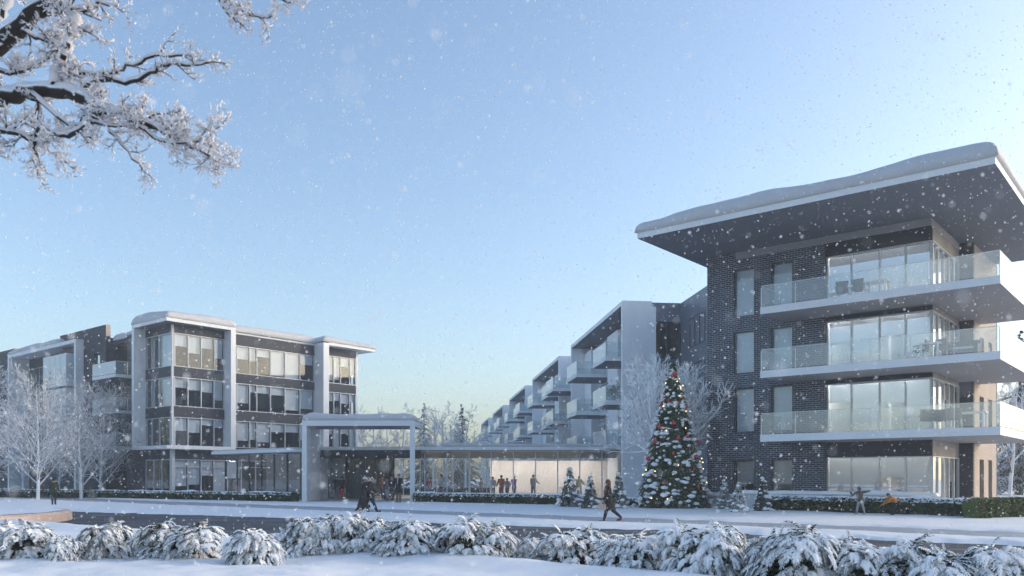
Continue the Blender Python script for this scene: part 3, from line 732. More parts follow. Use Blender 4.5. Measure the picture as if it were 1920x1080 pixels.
# round island with a pink kerb on the left
ic = (-24.6, 31.0)
mb = MB(); Rr = 7.5; N = 72
pr = [(Rr, 0.0), (Rr, 0.30), (Rr - 0.10, 0.37), (Rr - 0.75, 0.37), (Rr - 0.8, 0.30)]
vs = []
for i in range(N):
    t = 2 * math.pi * i / N
    for r, z in pr: vs.append((ic[0] + r * math.cos(t), ic[1] + r * math.sin(t), z - 0.05))
k = len(pr)
mb.add(vs, [(i * k + j, ((i + 1) % N) * k + j, ((i + 1) % N) * k + j + 1, i * k + j + 1) for i in range(N) for j in range(k - 1)])
kb = tag(mb.build('island_kerb', M['kerb'], smooth=False), 'pinkish stone kerb round the traffic island on the left', kind='structure')
mb = MB(); vs = [(ic[0], ic[1], 0.5)]
for q in range(1, 9):
    for i in range(N):
        t = 2 * math.pi * i / N; r = (Rr - 0.45 + 0.18 * vnoise(np.array([i * 0.4]), np.array([3.0]), 5)[0]) * q / 8
        x, y = ic[0] + r * math.cos(t), ic[1] + r * math.sin(t)
        vs.append((x, y, 0.335 + 0.12 * (1 - (q / 8) ** 3) + 0.08 * (fbm(np.array([x * .8]), np.array([y * .8]), 3)[0] - 0.5) * (1 - (q / 8) ** 4)))
fs = [(0, 1 + i, 1 + (i + 1) % N) for i in range(N)]
for q in range(7): fs += [(1 + q * N + i, 1 + (q + 1) * N + i, 1 + (q + 1) * N + (i + 1) % N, 1 + q * N + (i + 1) % N) for i in range(N)]
mb.add(vs, fs); tag(mb.build('traffic_island', M['snow'], smooth=True), 'round traffic island under smooth snow', kind='structure')

# ================================================================ CONIFER SPRAYS
def frond(mb, p, d, L, rng, droop=0.5, twig=0.12, n=9, r=0.012, m=0, flat=None):
    """one drooping evergreen spray: stem plus side twigs that get shorter to the tip"""
    p = Vector(p); d = Vector(d).normalized()
    side = d.cross(Vector((0, 0, 1)))
    if side.length < 0.1: side = Vector((rng.uniform(-1, 1), rng.uniform(-1, 1), 0))
    side.normalize()
    pts = []; q = p.copy(); v = d.copy(); st = L / n
    for i in range(n + 1):
        pts.append(q.copy()); v = (v + Vector((0, 0, -droop * 2.0 / n)) + Vector((rng.uniform(-1, 1), rng.uniform(-1, 1), rng.uniform(-1, 1))) * 0.06).normalized(); q = q + v * st
    mb.tube(pts, [r * 1.25 * (1 - 0.75 * i / n) for i in range(n + 1)], 3, m, cap=False)
    for i in range(1, n + 1):
        t = i / n; ln = twig * (1.1 - 0.65 * t) * rng.uniform(0.75, 1.2)
        dv_ = (pts[i] - pts[i - 1]).normalized()
        for sg in (-1, 1):
            e = (side * sg * 0.8 + dv_ * 0.75 + Vector((0, 0, rng.uniform(-0.35, 0.10)))).normalized()
            q0 = pts[i] if sg > 0 else pts[i].lerp(pts[i - 1], 0.5)
            mid = q0 + e * ln * 0.55; tip = mid + (e + Vector((0, 0, -0.45))).normalized() * ln * 0.5
            mb.tube([q0, mid, tip], [r * 0.9, r * 1.05, r * 0.45], 3, m, cap=False)
    mb.spike(pts[-1], pts[-1] + v * twig * 0.6, r * 0.9, m)

def bush(seed, w, h, label, nf=430):
    rng = random.Random(seed)
    root = thing('snowy_shrub', label, 'shrub')
    core = MB()
    Vv, Ff = ICO[3]
    vs = []
    for x, y, z in Vv:
        k = (0.50 if z > -0.2 else 0.36) + 0.20 * (fbm(np.array([x * 2 + seed]), np.array([y * 2 + z * 1.7]), seed)[0] - 0.5) * 2
        vs.append((x * w * k, y * w * k * 0.9, max(-0.05, h * 0.34 + z * h * 0.34 * k / 0.50)))
    core.add(vs, Ff)
    for q in range(260):
        t = rng.uniform(0, 6.283); zz = rng.uniform(0.02, 0.6); rr = w * 0.50 * math.sqrt(max(0.05, 1 - (zz - 0.3) ** 2))
        p = Vector((rr * math.cos(t), rr * math.sin(t) * 0.9, zz * h))
        e = Vector((math.cos(t) + rng.uniform(-.5, .5), math.sin(t) + rng.uniform(-.5, .5), rng.uniform(-.3, .6)))
        core.spike(p, p + e.normalized() * rng.uniform(0.08, 0.2), 0.012)
    core.build('inner_foliage', M['green'], root)
    mb = MB()
    lobes = [(rng.uniform(-0.45, 0.45) * w, rng.uniform(-0.4, 0.4) * w, rng.uniform(0.35, 0.62) * h, rng.uniform(0.42, 0.6) * w) for _ in range(6)]
    for q in range(nf):
        lx, ly, lz, lr = rng.choice(lobes)
        t = rng.uniform(0, 6.283); el = math.asin(rng.uniform(-0.12, 1.0) if rng.random() < 0.75 else rng.uniform(0.6, 1.0))
        dd = Vector((math.cos(t) * math.cos(el), math.sin(t) * math.cos(el), math.sin(el)))
        p = Vector((lx, ly, lz)) + Vector((dd[0] * lr, dd[1] * lr, dd[2] * lr * 0.75)) * rng.uniform(0.55, 0.85)
        if q % 4 == 0:                                          # low sprays that hide the foot
            p = Vector((math.cos(t) * w * rng.uniform(0.5, 0.72), math.sin(t) * w * rng.uniform(0.5, 0.72), rng.uniform(0.08, 0.34) * h)); dd = Vector((math.cos(t), math.sin(t), 0.25))
        if p[2] < 0.06: p[2] = 0.06
        out = Vector((dd[0] + rng.uniform(-.3, .3), dd[1] + rng.uniform(-.3, .3), dd[2] * 0.26 + 0.06))
        frond(mb, p, out, rng.uniform(0.18, 0.36) * min(1.15, w * 1.2), rng, droop=rng.uniform(0.5, 1.5), twig=rng.uniform(0.065, 0.11), n=7, r=rng.uniform(0.009, 0.0145))
    mb.build('snowy_sprays', M['needle'], root)
    return root

# ---- the front row of shrubs
BU = [(40, 1052, 150), (118, 1058, 70), (195, 1050, 120), (262, 1046, 90), (342, 1053, 150), (478, 1062, 112), (556, 1046, 90), (602, 1044, 130), (686, 1044, 110),
      (762, 1050, 130), (828, 1048, 90), (893, 1054, 130), (990, 1048, 88), (1022, 1056, 60), (1083, 1058, 140), (1182, 1072, 150), (1248, 1060, 90), (1312, 1085, 150),
      (1400, 1082, 150), (1478, 1100, 160), (1562, 1096, 150), (1640, 1104, 170), (1742, 1108, 170), (1850, 1112, 180), (1925, 1112, 150)]
nm = ['far left', 'second from the left', 'third from the left', 'fourth from the left', 'fifth from the left']
protos = [bush(100 + i, 0.62, 0.86, 'x') for i in range(5)]
BL = ['leftmost snow laden shrub of the front row below the island kerb', 'small dark green shrub beside the leftmost shrub of the front row', 'snowy shrub at the left end of the long left clump',
      'snowy shrub in the middle of the left clump', 'tall rounded snowy shrub at the right end of the left clump', 'shrub standing alone right after the gap in the left row',
      'low snowy shrub squeezed between the lone shrub and a taller white one', 'tall bright white shrub with a peaked crown below the left end of the entrance portal', 'snowy shrub below the walking couple',
      'grey frosted shrub right below the entrance doorway', 'narrow frosted shrub in the middle of the front row', 'broad frosted shrub below the inside crowd in the passage',
      'shrub before the second small gap of the front row', 'tiny shrub at the foot of the second small gap', 'frosted shrub left of the lone walking woman', 'tall frosted shrub just below the lone walking woman',
      'narrow frosted shrub between the walking woman and the decorated tree', 'wide frosted shrub below the decorated christmas tree', 'frosted shrub below the pair of small firs right of the christmas tree',
      'big drooping shrub with dark green hollows below the brick windows', 'drooping shrub left of the snow throwing child', 'drooping shrub directly below the snow throwing child',
      'drooping shrub below the child in the orange jacket', 'large snowy shrub near the right corner of the front row', 'shrub cut by the right edge of the picture']
for i, (u, vb, wpx) in enumerate(BU):
    p = at(u, vb)
    sc = wpx / F_PX * p[1] / 1.62 * (1.46 if i >= 6 else 1.36)
    o = protos[i % 5] if i < 5 else dup(protos[(i * 3 + i // 5) % 5], (0, 0, 0))
    hs_ = {5: 1.0, 7: 1.12, 8: 1.02, 1: 0.85, 6: 0.9, 13: 0.55}.get(i, 1.0)
    o.location = on(p, -0.04); o.rotation_euler = (0, 0, R.uniform(0, 6.28)); o.scale = (sc, sc, hs_ * (0.94 + 0.05 * ((i * 7) % 3)) * (0.5 + 0.42 * min(1.15, sc)) * (1.0 + 0.16 * min(1, max(0, (u - 900) / 500))))
    tag(o, BL[i], 'shrub', 'snow laden shrubs in the front row')

# ================================================================ HEDGES
def hedge(name, label, P, Q, w, h, m='leaf', dens=520, seed=1, snow=True):
    P = Vector((P[0], P[1], 0)); Q = Vector((Q[0], Q[1], 0)); d = (Q - P); L = d.length; d.normalize(); n = Vector((-d[1], d[0], 0))
    rng = random.Random(seed)
    root = thing(name, label, 'hedge', tuple(P))
    mb = MB()
    N = int(L / 0.35); vs = []
    for i in range(N + 1):
        s = L * i / N
        for (t, z) in ((-w / 2 * 0.8, -0.05), (-w / 2 * 0.85, h * 0.9), (w / 2 * 0.85, h * 0.9), (w / 2 * 0.8, -0.05)):
            q = d * s + n * t; vs.append((q[0] + rng.uniform(-.05, .05), q[1] + rng.uniform(-.05, .05), z + rng.uniform(-.03, .03)))
    mb.add(vs, [(i * 4 + j, i * 4 + 4 + j, i * 4 + 5 + j, i * 4 + 1 + j) for i in range(N) for j in range(3)] + [(0, 1, 2, 3), (N * 4 + 3, N * 4 + 2, N * 4 + 1, N * 4)])
    for q in range(int(L * dens)):
        s = rng.uniform(0, L)
        if rng.random() < 0.3: t = rng.uniform(-w / 2, w / 2); z = h * rng.uniform(0.9, 1.06)
        else: t = (-1 if rng.random() < 0.8 else 1) * w / 2 * rng.uniform(0.82, 1.08); z = rng.uniform(0.0, h)
        c = d * s + n * t + Vector((0, 0, z)); a = Vector((rng.uniform(-1, 1), rng.uniform(-1, 1), rng.uniform(-1, 1))).normalized(); b = a.orthogonal().normalized()
        k = rng.uniform(0.035, 0.075)
        mb.add([c - a * k, c + b * k * 0.55, c + a * k, c - b * k * 0.55], [(0, 1, 2, 3)])
    mb.build('leaves', M[m], root)
    if snow:
        sb = MB(); K = int(L / 0.14); rows = 7; vs = []
        for i in range(K + 1):
            s = L * i / K
            for j in range(rows):
                t = -1 + 2 * j / (rows - 1)
                amp = 0.02 + 0.17 * fbm(np.array([s * 0.9]), np.array([t * 0.7 + seed]), seed, 3)[0] ** 1.3
                z = h * 0.985 + amp * math.sqrt(max(0, 1 - t * t)) - (0.07 + 0.10 * rng.random() if abs(t) == 1 else 0)
                q = d * s + n * (t * w / 2 * (1.0 + 0.12 * rng.uniform(-1, 1)))
                vs.append((q[0], q[1], z))
        sb.add(vs, [(i * rows + j, i * rows + j + 1, (i + 1) * rows + j + 1, (i + 1) * rows + j)[::-1] for i in range(K) for j in range(rows - 1)])
        sb.build('snow_cover', M['snow'], root, smooth=True)
    return root
hedge('hedge', 'long clipped dark green hedge with a thin snow cover on the left', at(-130, 928.5), at(553, 941.5), 0.9, 0.62, seed=2, dens=420)
hedge('hedge', 'dark green hedge with thick lumpy snow in front of the glass passage', at(782, 941.8), at(1072, 947.5), 0.9, 0.60, seed=3)
hedge('hedge', 'short low bits of snowy hedge behind the small firs left of the christmas tree', at(1078, 946), at(1220, 950), 0.8, 0.42, seed=4)
hedge('hedge', 'short low hedge behind the small firs right of the christmas tree', at(1325, 951), at(1440, 956), 0.8, 0.45, seed=5)
hedge('hedge', 'long deep green hedge under snow before the brick building', at(1442, 957), at(1850, 971), 1.0, 0.70, seed=6, dens=620)
hedge('hedge', 'yellowish green hedge corner at the right edge without snow', at(1820, 973), at(1990, 968), 0.8, 0.78, m='leaf2', seed=7, dens=700, snow=False)

# ================================================================ FIRS
M['needle3'] = snowy('fir_needles', (0.018, 0.036, 0.026), lo=0.3, hi=0.75, nscale=5.0, namp=0.7)
def fir(root, H, Rb, seed, layers, per, leafm, snowm=None, z0=0.12, droop=0.5, r=0.012, twig=0.14, clumps=0):
    rng = random.Random(seed)
    t = MB(); t.tube([(0, 0, -0.1), (0, 0, H * 0.5), (0, 0, H)], [H * 0.018, H * 0.011, 0.01], 6); t.build('trunk', M['bark'], root)
    mb = MB(); sn = MB()
    for i in range(layers):
        f = i / (layers - 1); z = z0 + (H - z0) * (f ** 1.0) * 0.985
        rad = Rb * (1 - f) ** 0.85 + 0.04
        k = max(4, int(per * (0.35 + 0.65 * (1 - f))))
        for j in range(k):
            th = rng.uniform(0, 6.283); rr = rad * rng.uniform(0.78, 1.1)
            st = rr * rng.uniform(0.25, 0.6) if clumps else 0.0
            p = (math.cos(th) * st, math.sin(th) * st, z + rng.uniform(-.5, .5) * H / layers)
            frond(mb, p, (math.cos(th), math.sin(th), rng.uniform(-0.05, 0.35)), max(0.12, rr - st), rng, droop=droop * rng.uniform(0.7, 1.4), twig=twig * (0.5 + 0.7 * (1 - f)), n=max(4, min(9, int((rr - st) / (twig * 0.6)))), r=r)
            if clumps and rng.random() < clumps:
                q = 0.93
                c = Vector((math.cos(th) * rr * q, math.sin(th) * rr * q, p[2] - droop * 0.12 * rr))
                s = rng.uniform(0.05, 0.125) * (0.7 + 0.5 * (1 - f))
                sn.blob(c, s * rng.uniform(0.8, 1.7), s * rng.uniform(0.8, 1.7), s * rng.uniform(0.5, 1.0), sub=2, jit=0.22, rng=rng)
    mb.build('foliage', M[leafm], root)
    if clumps: sn.build('snow_clumps', M['snow'], root, smooth=True)
xt_p = at(1262, 953.5)
XH = (HOR - 678) / F_PX * xt_p[1] + EYE
xt = thing('christmas_tree', 'tall decorated christmas tree heavy with snow in front of the brick building', 'christmas tree', on(xt_p, -0.05))
fir(xt, XH, 2.05, 11, 70, 66, 'needle2', z0=0.22, droop=0.7, r=0.018, twig=0.26, clumps=0.17)
mb = MB(); rng = random.Random(4)
XR = lambda z: 2.05 * max(0.0, 1 - (z - 0.2) / (XH - 0.2)) ** 0.85 + 0.06
SPH = MB(); SPH.blob((0, 0, 0), 1, 1, 1, sub=3)
def bauble(u, v, rpx, m, label, name='bauble', grp='red baubles on the christmas tree'):
    z = EYE + (HOR - v) / F_PX * (xt_p[1] - 1.0)
    rr = XR(z); xx = (u - 1262) / F_PX * (xt_p[1] - 1.0)
    yy = -math.sqrt(max(0.0, (rr * 1.03) ** 2 - xx * xx)) if abs(xx) < rr else 0.0
    t = thing(name, label, 'bauble', (xt_p[0] + xx, xt_p[1] + yy, z), 0, grp)
    r_ = rpx * 0.85 / F_PX * xt_p[1]
    s = MB(); s.blob((0, 0, 0), r_, r_, r_, sub=2); s.build('ball', M[m], t, smooth=True)
    s = MB(); s.tube([(0, 0, r_ * 0.93), (0, 0, r_ * 1.3)], r_ * 0.25, 6); s.build('cap', M['gold'], t)
for k, (u, v, r_) in enumerate([(1263, 698, 5), (1258, 703, 3.2), (1249, 699, 2.6), (1243, 737, 3), (1249, 751, 3.4), (1236, 757, 3.4), (1285, 762, 3.2), (1276, 744, 2.8), (1255, 793, 4.6), (1231, 799, 4.6), (1223, 827, 4.8),
                     (1281, 818, 4.6), (1263, 822, 4.2), (1306, 828, 4.2), (1297, 856, 4.4), (1210, 859, 4.8), (1252, 851, 3.2), (1297, 912, 3.4), (1233, 905, 3), (1290, 880, 3)]):
    bauble(u, v, r_, 'red', 'shiny red bauble hanging on the snowy christmas tree')
fl = thing('fairy_lights', 'small warm yellow fairy lights scattered over the christmas tree', 'lights', on(xt_p))
s = MB()
for k in range(48):
    z = 0.4 + (XH - 0.8) * rng.random() ** 1.3; t = rng.uniform(0, 6.283); rr = XR(z) * 0.97
    s.blob((rr * math.cos(t), rr * math.sin(t), z), 0.022, 0.022, 0.03, sub=1)
s.build('bulb', M['bulb'], fl)['kind'] = 'stuff'
FL = [(1068, 952, 74, 'leftmost small snowy fir beside the passage hedge'), (1107, 955, 62, 'small fir between the hedge end and the walking woman'), (1160, 954, 66, 'small fir right behind the walking woman'),
      (1358, 955, 56, 'small fir just right of the christmas tree'), (1385, 962, 56, 'foremost small fir of the three before the brick wall'), (1430, 959, 62, 'small fir at the left end of the long right hedge')]
fp = []
for i, (u, v, hp, lab) in enumerate(FL):
    p = at(u, v); Hh = hp / F_PX * p[1] * 1.0
    if i < 3:
        o = thing('fir_tree', lab, 'fir tree', on(p, -0.03), 0, 'small firs beside the christmas tree'); fir(o, Hh, Hh * 0.31, 40 + i, 20, 24, 'needle3', z0=0.12, droop=0.6, r=0.016, twig=0.13, clumps=0.13); fp.append((o, Hh))
    else:
        o = dup(fp[i - 3][0], on(p, -0.03), 1.3 * i, Hh / fp[i - 3][1], lab)

# ================================================================ BARE TREES
def grow(rng, tr, cr, p, d, L, r, depth, spec):
    """recursive limb; thick limbs go to tr, thin twigs to cr"""
    n = spec.get('seg', 5) if depth < 3 else 3
    pts = [Vector(p)]; v = Vector(d).normalized()
    for i in range(n):
        v = (v + Vector((rng.uniform(-1, 1), rng.uniform(-1, 1), rng.uniform(-1, 1))) * spec['wob'] + Vector((0, 0, spec['up']))).normalized()
        pts.append(pts[-1] + v * (L / n))
    rad = [r * (1 - (1 - spec['tap']) * i / n) for i in range(n + 1)]
    tgt = tr if depth < 1 else cr
    if depth >= spec['max']:
        rad[-1] = r * 0.25
    tgt.tube(pts, rad, 6 if depth == 0 else (4 if depth == 1 else 3), cap=False)
    if depth >= spec['max']: return
    k = spec['kids'][min(depth, len(spec['kids']) - 1)]
    for j in range(k):
        f = spec['first'] + (1 - spec['first']) * (j + rng.random()) / k if depth else spec['first0'] + (1 - spec['first0']) * (j + rng.random() * 0.6) / k
        x = min(n - 1e-3, f * n); i = int(x); q = pts[i].lerp(pts[i + 1], x - i)
        dv_ = (pts[i + 1] - pts[i]).normalized()
        th = rng.uniform(0, 6.283) if depth else j * 2.4 + rng.uniform(-.3, .3)
        a = dv_.orthogonal().normalized(); b = dv_.cross(a)
        ang = math.radians(rng.uniform(*spec['ang']))
        e = dv_ * math.cos(ang) + (a * math.cos(th) + b * math.sin(th)) * math.sin(ang)
        ln = L * spec['ratio'] * rng.uniform(0.75, 1.2) * ((1 - 0.55 * f) if depth == 0 else (1 - 0.35 * f))
        grow(rng, tr, cr, q, e, ln, max(spec['rmin'], rad[i] * spec['rr']), depth + 1, spec)

def bare_tree(name, label, loc, H, seed, spec, m1='frostbark', m2='frostbark', group=None, r=None, stems=1, spread=0.0):
    rng = random.Random(seed)
    root = thing(name, label, 'tree', loc, 0, group)
    tr = MB(); cr = MB()
    for s in range(stems):
        d = (rng.uniform(-1, 1) * spread + (math.cos(s * 2.4) * spread), math.sin(s * 2.4) * spread, 1)
        grow(rng, tr, cr, (math.cos(s * 2.4) * 0.1 * (stems > 1), math.sin(s * 2.4) * 0.1 * (stems > 1), -0.1), d, H * (0.9 if stems == 1 else 0.74), r or H * 0.014, 0, spec)
    tr.build('trunk', M[m1], root); cr.build('crown', M[m2], root)
    return root
SPL = dict(wob=0.05, up=0.015, tap=0.15, max=4, kids=[32, 9, 4, 3], first=0.12, first0=0.11, ang=(36, 54), ratio=0.52, rr=0.46, rmin=0.0135, seg=8)
tl = [(44, 929, 205, 'slim frosted tree behind the hedge far left'), (71, 938.5, 232, 'frosted tree with a full crown left of the standing walker'), (111, 932, 170, 'small frosted tree right of the standing walker'),
      (152, 935.5, 218, 'frosted tree with wide ascending limbs right of the walker'), (189, 934, 200, 'frosted tree at the right end of the left row near the glass corner'), (-28, 936, 236, 'frosted tree cut by the left edge of the picture')]
tp = []
for i, (u, v, hp, lab) in enumerate(tl):
    p = at(u, v); Hh = hp / F_PX * p[1] * 1.02
    if i in (1, 3, 4): tp.append((bare_tree('frosted_tree', lab, on(p), Hh, 60 + i, SPL, group='frosted trees on the left lawn'), Hh))
for i, (u, v, hp, lab) in enumerate(tl):
    if i in (1, 3, 4): continue
    p = at(u, v); Hh = hp / F_PX * p[1] * 1.02; o, h0 = tp[i % 3]
    dup(o, on(p), 1.1 + i * 1.7, Hh / h0, lab)
SPW = dict(wob=0.09, up=0.02, tap=0.30, max=4, kids=[7, 6, 5, 4], first=0.25, first0=0.2, ang=(22, 50), ratio=0.58, rr=0.62, rmin=0.021, seg=6)
bare_tree('spreading_tree', 'wide white frosted multi stemmed tree behind the christmas tree', on(px(1238, 47.5)), 9.6, 91, SPW, stems=6, spread=0.34, r=0.15, group=None, m1='whitebark', m2='whitebark')
# trees seen over and through the passage, and beside the buildings
SPB = dict(wob=0.12, up=0.02, tap=0.3, max=4, kids=[8, 6, 5, 4], first=0.2, first0=0.22, ang=(25, 55), ratio=0.55, rr=0.55, rmin=0.018, seg=5)
bt = []
for i in range(3):
    bt.append(bare_tree('rimed_tree', 'x', (0, 0, 0), 9.0, 130 + i, SPB, m2='greytwig', m1='greytwig', r=0.16))
cl = []
def conifer(label, H, seed):
    root = thing('rimed_conifer', label, 'tree'); fir(root, H, H * 0.27, seed, 20, 17, 'needle3', z0=0.8, droop=0.4, r=0.05, twig=0.5); return root
for i in range(2): cl.append(conifer('x', 12.0, 150 + i))
LB = [('b', 0, 704, 84, 7.6, 'rimed tree seen through the portal behind the walking couple'), ('b', 1, 750, 92, 8.5, 'rimed tree seen through the portal above the group of four'), ('b', 2, 676, 104, 9.5, 'tall rimed tree seen under the portal lintel at its left'),
      ('b', 1, 728, 110, 9.5, 'rimed tree in the distance between the two portal trees'), ('c', 0, 795, 118, 12.0, 'pointed rimed conifer rising over the passage roof beside the portal'), ('b', 0, 812, 84, 8.0, 'rimed tree behind the left end of the glass passage'),
      ('b', 2, 838, 96, 9.5, 'rimed tree over the passage roof right of the pointed conifer'), ('c', 1, 866, 128, 12.8, 'broad rimed conifer beside the far end of the stepped wing'), ('b', 1, 872, 92, 8.6, 'rimed tree low in front of the broad conifer'),
      ('b', 0, 850, 120, 10.5, 'faint rimed tree between the conifer pair'), ('b', 1, 918, 86, 6.6, 'rimed tree seen only through the passage glass near its middle'), ('b', 2, 1060, 78, 7.0, 'rimed tree behind the right half of the passage'),
      ('c', 1, 1912, 80, 15.5, 'snowy pine rising beside the brick building on the right'), ('b', 2, 1893, 66, 9.0, 'dark limbed rimed tree at the right edge under the balconies'), ('b', 0, 1948, 74, 12.0, 'rimed tree cut by the right edge'),
      ('b', 1, 1925, 96, 13.0, 'pale rimed tree far behind the right edge lawn'), ('c', 0, 1965, 104, 14, 'distant conifer at the right edge'), ('b', 1, 1872, 110, 12.0, 'distant rimed tree just past the tan wall'), ('c', 0, 1898, 122, 13.0, 'distant conifer just past the tan wall')]
used = set()
for kd, j, u, Y, Hh, lab in LB:
    src = (bt if kd == 'b' else cl)[j]; h0 = 9.0 if kd == 'b' else 12.0
    p = px(u, Y); q = (p[0], p[1], gz(p[0], p[1]) - 0.05)
    if (kd, j) not in used:
        used.add((kd, j)); o = src; o.location = q; o.scale = (Hh / h0,) * 3; o['label'] = lab
    else: o = dup(src, q, u * 0.37, Hh / h0, lab)
    o['group'] = 'rimed trees in the background'
# low hedge line and terrace walls in the distance behind the passage
hedge('hedge', 'low dark hedge behind the far glass of the passage', (-13.0, 78), (12, 78), 0.9, 0.75, seed=14, dens=120, snow=False)
#PART3
# ================================================================ BALCONY FURNITURE AND TERRACE
TL = Vector(ab(21.7, 43.3)); cR, sR = math.cos(ROT), math.sin(ROT)
def tloc(x, y, z): return (TL[0] + x * cR - y * sR, TL[1] + x * sR + y * cR, z)
def tx(u, y):
    b = 43.3 + y; Y = b / (0.770 + (u - 960) / F_PX * 0.638); X = (u - 960) / F_PX * Y
    return 21.7 - (X * -0.770 + Y * 0.638)
def chair_at(u, y, z, rz, label, m='rattan'):
    t = thing('balcony_chair', label, 'chair', tloc(tx(u, y), y, z), ROT + rz, 'chairs on the balconies')
    s = MB(); s.box(-0.29, 0.29, -0.27, 0.27, 0.40, 0.47); s.build('seat', M[m], t)
    s = MB(); s.ob((0, 0), XA, NY, -0.29, 0.29, 0.22, 0.28, 0.472, 0.92); s.ob((0, 0), XA, NY, -0.27, 0.27, 0.282, 0.30, 0.5, 0.9); s.build('backrest', M[m], t)
    for q in (-1, 1):
        s = MB(); s.tube([(q * 0.31, -0.26, 0.66), (q * 0.31, 0.26, 0.64)], 0.03, 6); s.build('armrest', M[m], t)
        for w_ in (-1, 1): s = MB(); s.tube([(q * 0.26, w_ * 0.24, 0.40), (q * 0.29, w_ * 0.27, 0.0)], [0.022, 0.016], 6); s.build('leg', M['whitepaint'], t)
    return t
def table_at(u, y, z, w_, d_, h_, label):
    t = thing('balcony_table', label, 'table', tloc(tx(u, y), y, z), ROT, 'tables on the balconies')
    s = MB(); s.box(-w_ / 2, w_ / 2, -d_ / 2, d_ / 2, h_ - 0.05, h_); s.build('tabletop', M['whitepaint'], t)
    for q in (-1, 1):
        for e in (-1, 1): s = MB(); s.box(q * (w_ / 2 - 0.10) - 0.04, q * (w_ / 2 - 0.10) + 0.04, e * (d_ / 2 - 0.08) - 0.04, e * (d_ / 2 - 0.08) + 0.04, 0.0, h_ - 0.052); s.build('leg', M['whitepaint'], t)
    return t
zt = [z + 0.362 for z in zf]
chair_at(1580, -1.5, zt[2], 0.2, 'left dark chair with its back to the glass on the topmost balcony')
chair_at(1612, -1.5, zt[2], -0.1, 'right dark chair beside the white table on the topmost balcony')
table_at(1645, -1.4, zt[2], 1.1, 0.8, 0.74, 'white table right of the dark chairs on the topmost balcony')
table_at(1566, -1.2, zt[2], 0.5, 0.5, 0.5, 'low white side table left of the dark chairs on the topmost balcony')
table_at(1745, -1.6, zt[1], 0.9, 0.7, 0.74, 'white table on the middle balcony')
chair_at(1727, -1.5, zt[1], 1.57, 'dark chair left of the white table on the middle balcony')
chair_at(1772, -1.2, zt[1], -0.4, 'dark chair just right of the white table on the middle balcony')
chair_at(1738, -1.7, zt[0], 0.3, 'left dark chair on the lowest balcony')
chair_at(1768, -1.2, zt[0], -0.2, 'middle dark chair on the lowest balcony')
chair_at(1790, -1.7, zt[0], 0.1, 'right dark chair beside the long white table on the lowest balcony')
table_at(1815, -1.4, zt[0], 1.5, 0.8, 0.74, 'long white table on the lowest balcony')
so = thing('balcony_sofa', 'long dark rattan sofa at the right end of the middle balcony', 'sofa', tloc(tx(1795, -0.8), -0.8, zt[1]), ROT)
s = MB(); s.box(-0.9, 0.9, -0.4, 0.4, 0.08, 0.42); s.build('base', M['rattan'], so)
s = MB(); s.box(-0.9, 0.9, 0.22, 0.4, 0.422, 0.85); s.build('backrest', M['rattan'], so)
for q in (-1, 1): s = MB(); s.box(q * 0.82 - 0.08, q * 0.82 + 0.08, -0.4, 0.218, 0.422, 0.65); s.build('armrest', M['rattan'], so)
s = MB(); s.box(-0.72, 0.72, -0.38, 0.2, 0.423, 0.52); s.build('cushion', M['blindgrey'], so)
tw_w = thing('terrace_wall', 'low snow covered terrace wall at the foot of the brick building', 'wall', tloc(3.0, -2.2, 0), ROT)
s = MB(); s.box(0, 9.2, 0, 0.3, -0.1, 0.78); s.build('masonry', M['grey'], tw_w)
snow_cap(-0.05, 9.25, -0.05, 0.35, 0.78, 0.16, 8, wob=0.5, edge=0.16, step=0.2, scale=0.9).build('snow_cover', M['snow'], tw_w, smooth=True)
dk = thing('terrace_wall', 'short snow covered wall behind the small firs right of the christmas tree', 'wall', tloc(0.2, -1.6, 0), ROT)
s = MB(); s.box(0, 2.6, 0, 0.3, -0.1, 0.6); s.build('masonry', M['grey'], dk)
snow_cap(-0.05, 2.65, -0.05, 0.35, 0.6, 0.18, 18, wob=0.5, edge=0.16, step=0.2, scale=0.9).build('snow_cover', M['snow'], dk, smooth=True)
pl = thing('potted_plant', 'green potted plant on the middle balcony of the stepped wing', 'plant', (7.25, 60.2, 7.1), 0)
s = MB(); s.tube([(0, 0, 0), (0, 0, 0.4)], [0.16, 0.22], 12); s.build('pot', M['whitepaint'], pl)
s = MB()
for k in range(240):
    c = Vector((R.gauss(0, 0.28), R.gauss(0, 0.28), 0.75 + R.gauss(0, 0.25))); a = Vector((R.uniform(-1, 1), R.uniform(-1, 1), R.uniform(-1, 1))).normalized() * 0.09; b = a.orthogonal().normalized() * 0.04
    s.add([c - a, c + b, c + a, c - b], [(0, 1, 2, 3)])
s.build('foliage', M['leaf'], pl)

